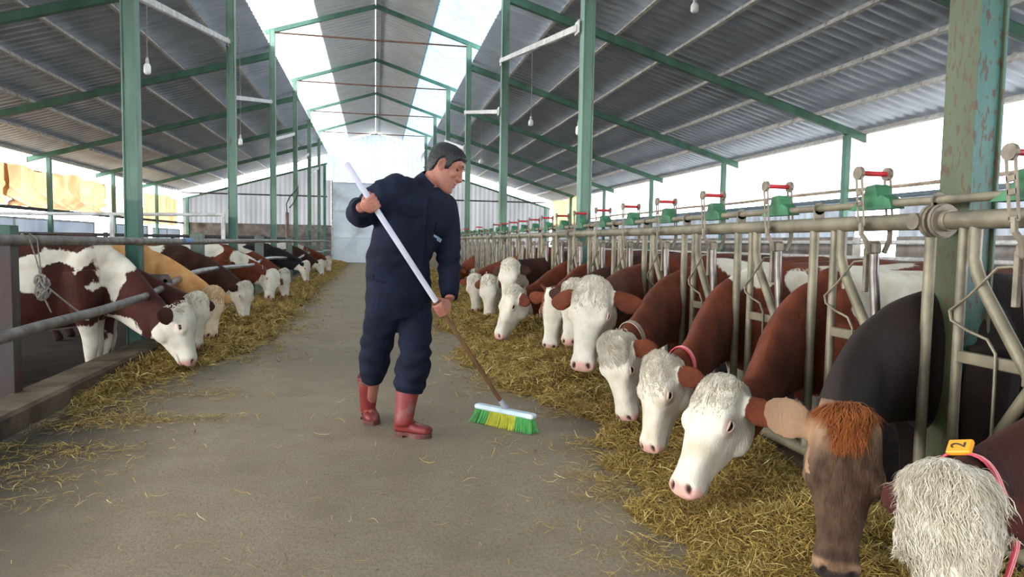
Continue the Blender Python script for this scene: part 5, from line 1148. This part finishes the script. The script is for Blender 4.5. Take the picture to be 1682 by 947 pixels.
# ---- rubber boots
def boot(heel, toe, ank, knee, top):
    fd = nrm(toe-heel); fd = nrm(np.array([fd[0], fd[1], 0])); sd = np.array([-fd[1], fd[0], 0]); z = np.array([0, 0, 1.]); h = np.array([heel[0], heel[1], 0.0]); L = np.linalg.norm((toe-heel)[:2])
    fr = lambda x, w, zb, zt: (h+fd*(L*x)+z*((zb+zt)/2), sd, z, w, (zt-zb)/2, (zt-zb)/2, 2.8)
    up = nrm(top-ank)
    P = [loft([fr(-.01, .022, .03, .085), fr(.03, .036, .022, .12), (h+fd*(L*.16)+z*.07, sd, z, .041, .07, .05, 2.6), fr(.38, .041, .022, .105), fr(.58, .046, .022, .080), fr(.78, .049, .022, .072), fr(.92, .042, .022, .066), fr(1.0, .024, .024, .052)], 20)]
    hb = h+fd*(L*.20)+z*.06
    P.append(loft([(hb, sd, fd, .042, .055, .050, 2.2), (ank, sd, fd, .047, .056, .054, 2.1), (ank+(top-ank)*.5, sd, fd, .056, .062, .060, 2.0), (top, sd, fd, .066, .070, .070, 2.0), (top+up*.03, sd, fd, .068, .072, .072, 2.0)], 22))
    m2 = grow(P, .005, 5, .5); o = mput(link_mesh('boot', m2, M_BOOT, man, True))
    b = MB(); out = []; n_ = 40
    for j in range(n_):
        t = 2*math.pi*j/n_; x = .5-.52*math.cos(t); w = (np.interp(x, [-.02, .05, .2, .42, .62, .8, .93, 1.02], [.0, .032, .042, .038, .047, .050, .040, .0]))*(1 if math.sin(t) > 0 else -1); out.append((x, w))
    for z0, z1, xs in ((0.010, .030, (-.1, 1.1)), (0.0, .012, (-.1, .30)), (0.0, .012, (.42, 1.1))):
        poly = [h+fd*(L*np.clip(x, max(xs[0], -.02), min(xs[1], 1.02)))+sd*w*1.06+z*z0 for x, w in out]
        b.prism([tuple(p) for p in poly], (0, 0, z1-z0))
    b.build('sole', M_SOLE, o, False)
    b = MB(); b.lathe(top+up*.012, [(.062, 0), (.0715, 0), (.0735, .008), (.0715, .020), (.062, .020)], 24, up); b.build('rim', M_SOLE, o, True)
boot(HLp, TL, at(662, 694, 4.02), kneeL, at(669, 645, 4.04)); boot(HRp, TR, at(604, 674, 4.43), kneeR, at(606, 626, 4.34))
# ---- the broom
M_HWH = mat('white_handle', srgb(200, 200, 212), srgb(180, 180, 194), 8, .45); M_WOOD = mat('handle_wood', srgb(118, 86, 56), srgb(92, 66, 42), 14, .6, stretch=(1, 1, .2))
broom = empty('broom', tuple(BT*np.array([1, 1, 0])), 0, 'push broom with white and wooden handle and green and yellow bristles', 'broom'); BO = np.array([BT[0], BT[1], 0])
def bput(o): o.matrix_parent_inverse = Matrix.Translation(-Vector(BO)); return o
bput(MB().tube([BT-hx*.005, BT+hx*HL*.5, BT+hx*HL*.56], .0140, 14).build('wooden_handle', M_WOOD, broom, True))
bput(MB().tube([BT+hx*HL*.555, TIP-hx*.01, TIP], [.0165, .0165, .012], 14).build('handle_sleeve', M_HWH, broom, True))
bput(MB().lathe(BT-hx*.03, [(.024, 0), (.024, .03), (.0185, .04), (.0175, .085), (.014, .09)], 14, hx).build('socket', mat('socket_grey', srgb(150, 150, 160), None, rough=.5), broom, True))
e1, e2 = floor_pt(773, 660, .10), floor_pt(888, 683, .10); bd = nrm((e2-e1)*np.array([1, 1, 0])); bs_ = np.array([-bd[1], bd[0], 0]); bl = .46; bc = np.array([BT[0], BT[1], 0.0])-bs_*.0
Rb = Matrix((bd, bs_, (0, 0, 1))).transposed()
bput(MB().box(bc+np.array([0, 0, .100]), (bl, .062, .032), Rb, .010).build('block', mat('broom_block', srgb(206, 218, 224), srgb(180, 200, 206), 9, .5), broom))
gr, gr2, ye = MB(), MB(), MB(); rr = random.Random(4)
for i in range(30):
    for j in range(6):
        x = (i+.5)/30-.5; y = (j+.5)/6-.5; p = Vector(bc)+Vector(bd)*(x*bl*.95)+Vector(bs_)*(y*.052)
        fl = Vector(bd)*(x*.05+rr.uniform(-.006, .006))+Vector(bs_)*(y*.05-.012+rr.uniform(-.006, .006)); B = (gr if x < 0 else gr2) if abs(x) > (.22 if j < 2 else .30) else ye
        for q in range(4):
            o_ = Vector((rr.uniform(-.005, .005), rr.uniform(-.004, .004), 0)); B.tube([p+o_+Vector((0, 0, .086)), p+o_*1.3+fl*.4+Vector((0, 0, .045)), p+o_*1.8+fl+Vector((0, 0, .003))], [.0026, .0024, .0018], 4)
[bput(g_.build('green_bristles', mat('bristle_green', srgb(92, 176, 88), srgb(74, 150, 80), 30, .6), broom)) for g_ in (gr, gr2)]; bput(ye.build('yellow_bristles', mat('bristle_yellow', srgb(206, 200, 60), srgb(170, 176, 50), 30, .6), broom))
# ================================================================== hay
def hay_mat():
    m = bpy.data.materials.new('hay'); m.use_nodes = True; nt = m.node_tree; N = nt.nodes.new; L = nt.links.new; p = nt.nodes['Principled BSDF']; p.inputs['Roughness'].default_value = .7; p.inputs['Specular IOR Level'].default_value = .2
    a = N('ShaderNodeAttribute'); a.attribute_name = 'tone'; r = N('ShaderNodeValToRGB'); L(a.outputs['Fac'], r.inputs[0]); e = r.color_ramp.elements
    e[0].position = 0; e[0].color = srgb(96, 76, 38); e[1].position = 1; e[1].color = srgb(222, 204, 148)
    for ps, c in ((.3, srgb(136, 110, 56)), (.6, srgb(166, 138, 74)), (.85, srgb(194, 168, 98))): q = e.new(ps); q.color = c
    L(r.outputs[0], p.inputs['Base Color']); MATS['hay'] = m; return m
M_HAY = hay_mat(); M_HAYB = mat('hay_bed', srgb(118, 92, 46), srgb(64, 48, 24), 16, .9, detail=8, lo=.3, hi=.7, bump=1.0, bscale=40, stretch=(1, 1, 1), spec=.1)
hn = VNoise(77); hn2 = VNoise(78)
def P2(x, y): return np.stack([x, y, np.zeros_like(x)], 1)
def edge_in(y): return np.interp(y, [0, 1.6, 2.2, 2.7, 3.2, 3.9, 4.4, 5.2, 6.2, 7.5, 9.7, 12, 20, 36], [1.02, 1.05, 1.06, 1.10, 1.24, 1.30, 1.36, 1.08, .90, .88, .90, 1.0, 1.1, 1.2])
def h_right(x, y):
    e = edge_in(y)+.16*hn(P2(x, y), 1.7)+.08*hn(P2(x, y), 5.1); t = np.clip((x-e)/.55, 0, 1); ht = .17*t**.8*(.75+.45*hn2(P2(x, y), 1.3)+.3*hn2(P2(x, y), 4.0))
    return np.where(x > e, np.maximum(ht, .004), -.03)
def edge_l(y): return np.interp(y, [0, 3.0, 4.6, 5.4, 6.0, 6.6, 7.5, 9, 12.6, 20, 36], [-2.2, -2.05, -2.0, -1.92, -1.72, -1.45, -1.32, -1.22, -1.32, -1.34, -1.4])
def h_left(x, y):
    e = edge_l(y)+.14*hn(P2(x, y)+9, 1.9)+.07*hn(P2(x, y), 5.3); t = np.clip((e-x)/.45, 0, 1); ht = .15*t**.8*(.7+.5*hn2(P2(x, y)+4, 1.4)+.3*hn2(P2(x, y), 4.3))*ss(5.0, 6.6, y)
    return np.where((x < e) & (y > 4.9+.5*hn(P2(x, y)+2, 2.3)), np.maximum(ht, .004), -.03)
def bed(name, x0, x1, y0, y1, hf, label):
    nx = int((x1-x0)/.035); ys = [y0]
    while ys[-1] < y1: ys.append(ys[-1]+.03+.012*max(0, ys[-1]-2))
    ys = np.array(ys); xs = np.linspace(x0, x1, nx+1); X, Y = np.meshgrid(xs, ys); x, y = X.ravel(), Y.ravel(); z = hf(x, y)+.014*hn(P2(x, y), 13)*(hf(x, y) > .02)
    w = nx+1; q = np.arange((len(ys)-1)*w).reshape(-1, w)[:, :-1].ravel(); F = np.stack([q, q+1, q+w+1, q+w], 1)
    keep = (z[F] > -.02).any(1); o = link_mesh(name, mesh_np(name, np.stack([x, y, z], 1), F[keep]), M_HAYB, None, True); return setp(o, label, 'hay', None, 'stuff')
def straw(name, x, y, z, ln, wd, lift, seed, label=None, parent=None):
    """thousands of bent straw blades in one mesh"""
    r = np.random.default_rng(seed); n = len(x); az = r.uniform(0, 2*np.pi, n); el = r.normal(0, 1, n)*lift; d = np.stack([np.cos(az)*np.cos(el), np.sin(az)*np.cos(el), np.sin(el)], 1)
    s = np.stack([-np.sin(az), np.cos(az), r.normal(0, .5, n)], 1); s /= np.linalg.norm(s, axis=1, keepdims=True); up = np.cross(d, s); c = np.stack([x, y, z], 1); L = (ln*r.uniform(.45, 1.5, n))[:, None]; W = (wd*r.uniform(.6, 1.4, n))[:, None]; b = r.normal(0, .16, n)[:, None]*L; b2 = r.normal(0, .12, n)[:, None]*L
    V = []
    for t in (-.5, -.17, .17, .5):
        q = c + d*L*t + (up*b+s*b2)*(t*t*4-.4); wt = W*(.55 if abs(t) > .4 else 1.0)
        V += [q-s*wt/2, q+s*wt/2]
    V = np.stack(V, 1); low = V[:, :, 2].min(1); V[:, :, 2] += np.maximum(0, .002-low)[:, None]; V = V.reshape(-1, 3); bs = (np.arange(n)*8)[:, None]; F = np.concatenate([bs+np.array([[2*k, 2*k+1, 2*k+3, 2*k+2]]) for k in range(3)])
    me = mesh_np(name, V, F); attr(me, 'tone', np.repeat(np.clip(r.beta(2.2, 2.0, n), 0, 1), 8)); o = link_mesh(name, me, M_HAY, parent)
    if label: setp(o, label, 'hay', None, 'stuff')
    return o
def scatter(hf, n, x0, x1, yr, seed, lo=.006):
    """points over the pile, thinning with distance"""
    r = np.random.default_rng(seed); y = yr[0]*(yr[1]/yr[0])**r.uniform(0, 1, n); x = r.uniform(x0, x1, n); h = hf(x, y); k = h > lo; x, y, h = x[k], y[k], h[k]; return x, y, h
bed('hay_bed', .55, 2.06, .9, 36, h_right, 'trodden bed of hay under the heads of the right row of cows')
bed('hay_bed', -2.06, -.9, 3.2, 36, h_left, 'trodden bed of hay under the heads of the left row of cows')
x, y, h = scatter(h_right, 150000, .5, 2.06, (.9, 36), 1, 0); k = np.clip(y/3.2, .8, 3.2)
straw('hay_strands', x, y, h+.012*rng.uniform(0, 1, len(x)), .085*k**.55, .0034*k**.9, .28, 2, 'loose golden hay strands heaped along the right row of cows')
x, y, h = scatter(h_left, 85000, -2.06, -.8, (3.2, 36), 3, 0); k = np.clip(y/3.2, .8, 3.2)
straw('hay_strands', x, y, h+.012*rng.uniform(0, 1, len(x)), .085*k**.55, .0032*k**.9, .28, 4, 'loose golden hay strands heaped along the left row of cows')
# thin scatter fraying out over the concrete, and single straws down the aisle
def fray(n, ef, sg, spread, yr, seed):
    r = np.random.default_rng(seed); y = yr[0]*(yr[1]/yr[0])**r.uniform(0, 1, n); c = hn(np.stack([y*0, y, y*0], 1), 1.1); x = ef(y) + sg*np.abs(r.exponential(spread, n))*(1+.6*c) + r.normal(0, .03, n)
    g = hn2(P2(x, y), 3.0)+.5*hn2(P2(x, y), 8.0); k = (g > -.15+r.normal(0, .2, n)); return x[k], y[k]
x, y = fray(9000, edge_in, -1, .10, (1.2, 30), 5); X, Y = fray(6000, edge_l, 1, .16, (3.4, 30), 6)
x = np.r_[x, X]; y = np.r_[y, Y]
r6 = np.random.default_rng(12); q = 800; yy = 1.6*(12/1.6)**r6.uniform(0, 1, q); xx = r6.uniform(-2.0, 1.3, q); x = np.r_[x, xx]; y = np.r_[y, yy]
for (cx_, cy_, n_, sx, sy) in ((-1.80, 5.0, 420, .16, .20), (-1.62, 4.55, 260, .22, .12), (-1.55, 3.95, 260, .22, .10), (-1.35, 4.6, 260, .3, .06), (-1.75, 3.5, 200, .25, .12), (-1.5, 3.2, 120, .3, .08), (-1.15, 5.3, 160, .25, .12), (.85, 4.35, 120, .12, .1), (1.0, 3.0, 200, .10, .3), (1.02, 2.3, 160, .08, .25), (-1.9, 5.6, 300, .1, .2)):
    x = np.r_[x, r6.normal(cx_, sx, n_)]; y = np.r_[y, r6.normal(cy_, sy, n_)]
ok = (x > -2.02) & (x < 2.0); x, y = x[ok], y[ok]; k = np.clip(y/3.2, .7, 3)
straw('scattered_straw', x, y, .004+.012*r6.uniform(0, 1, len(x)), .065*k**.5, .0024*k**.8, .08, 7, 'thin straws scattered over the concrete aisle')
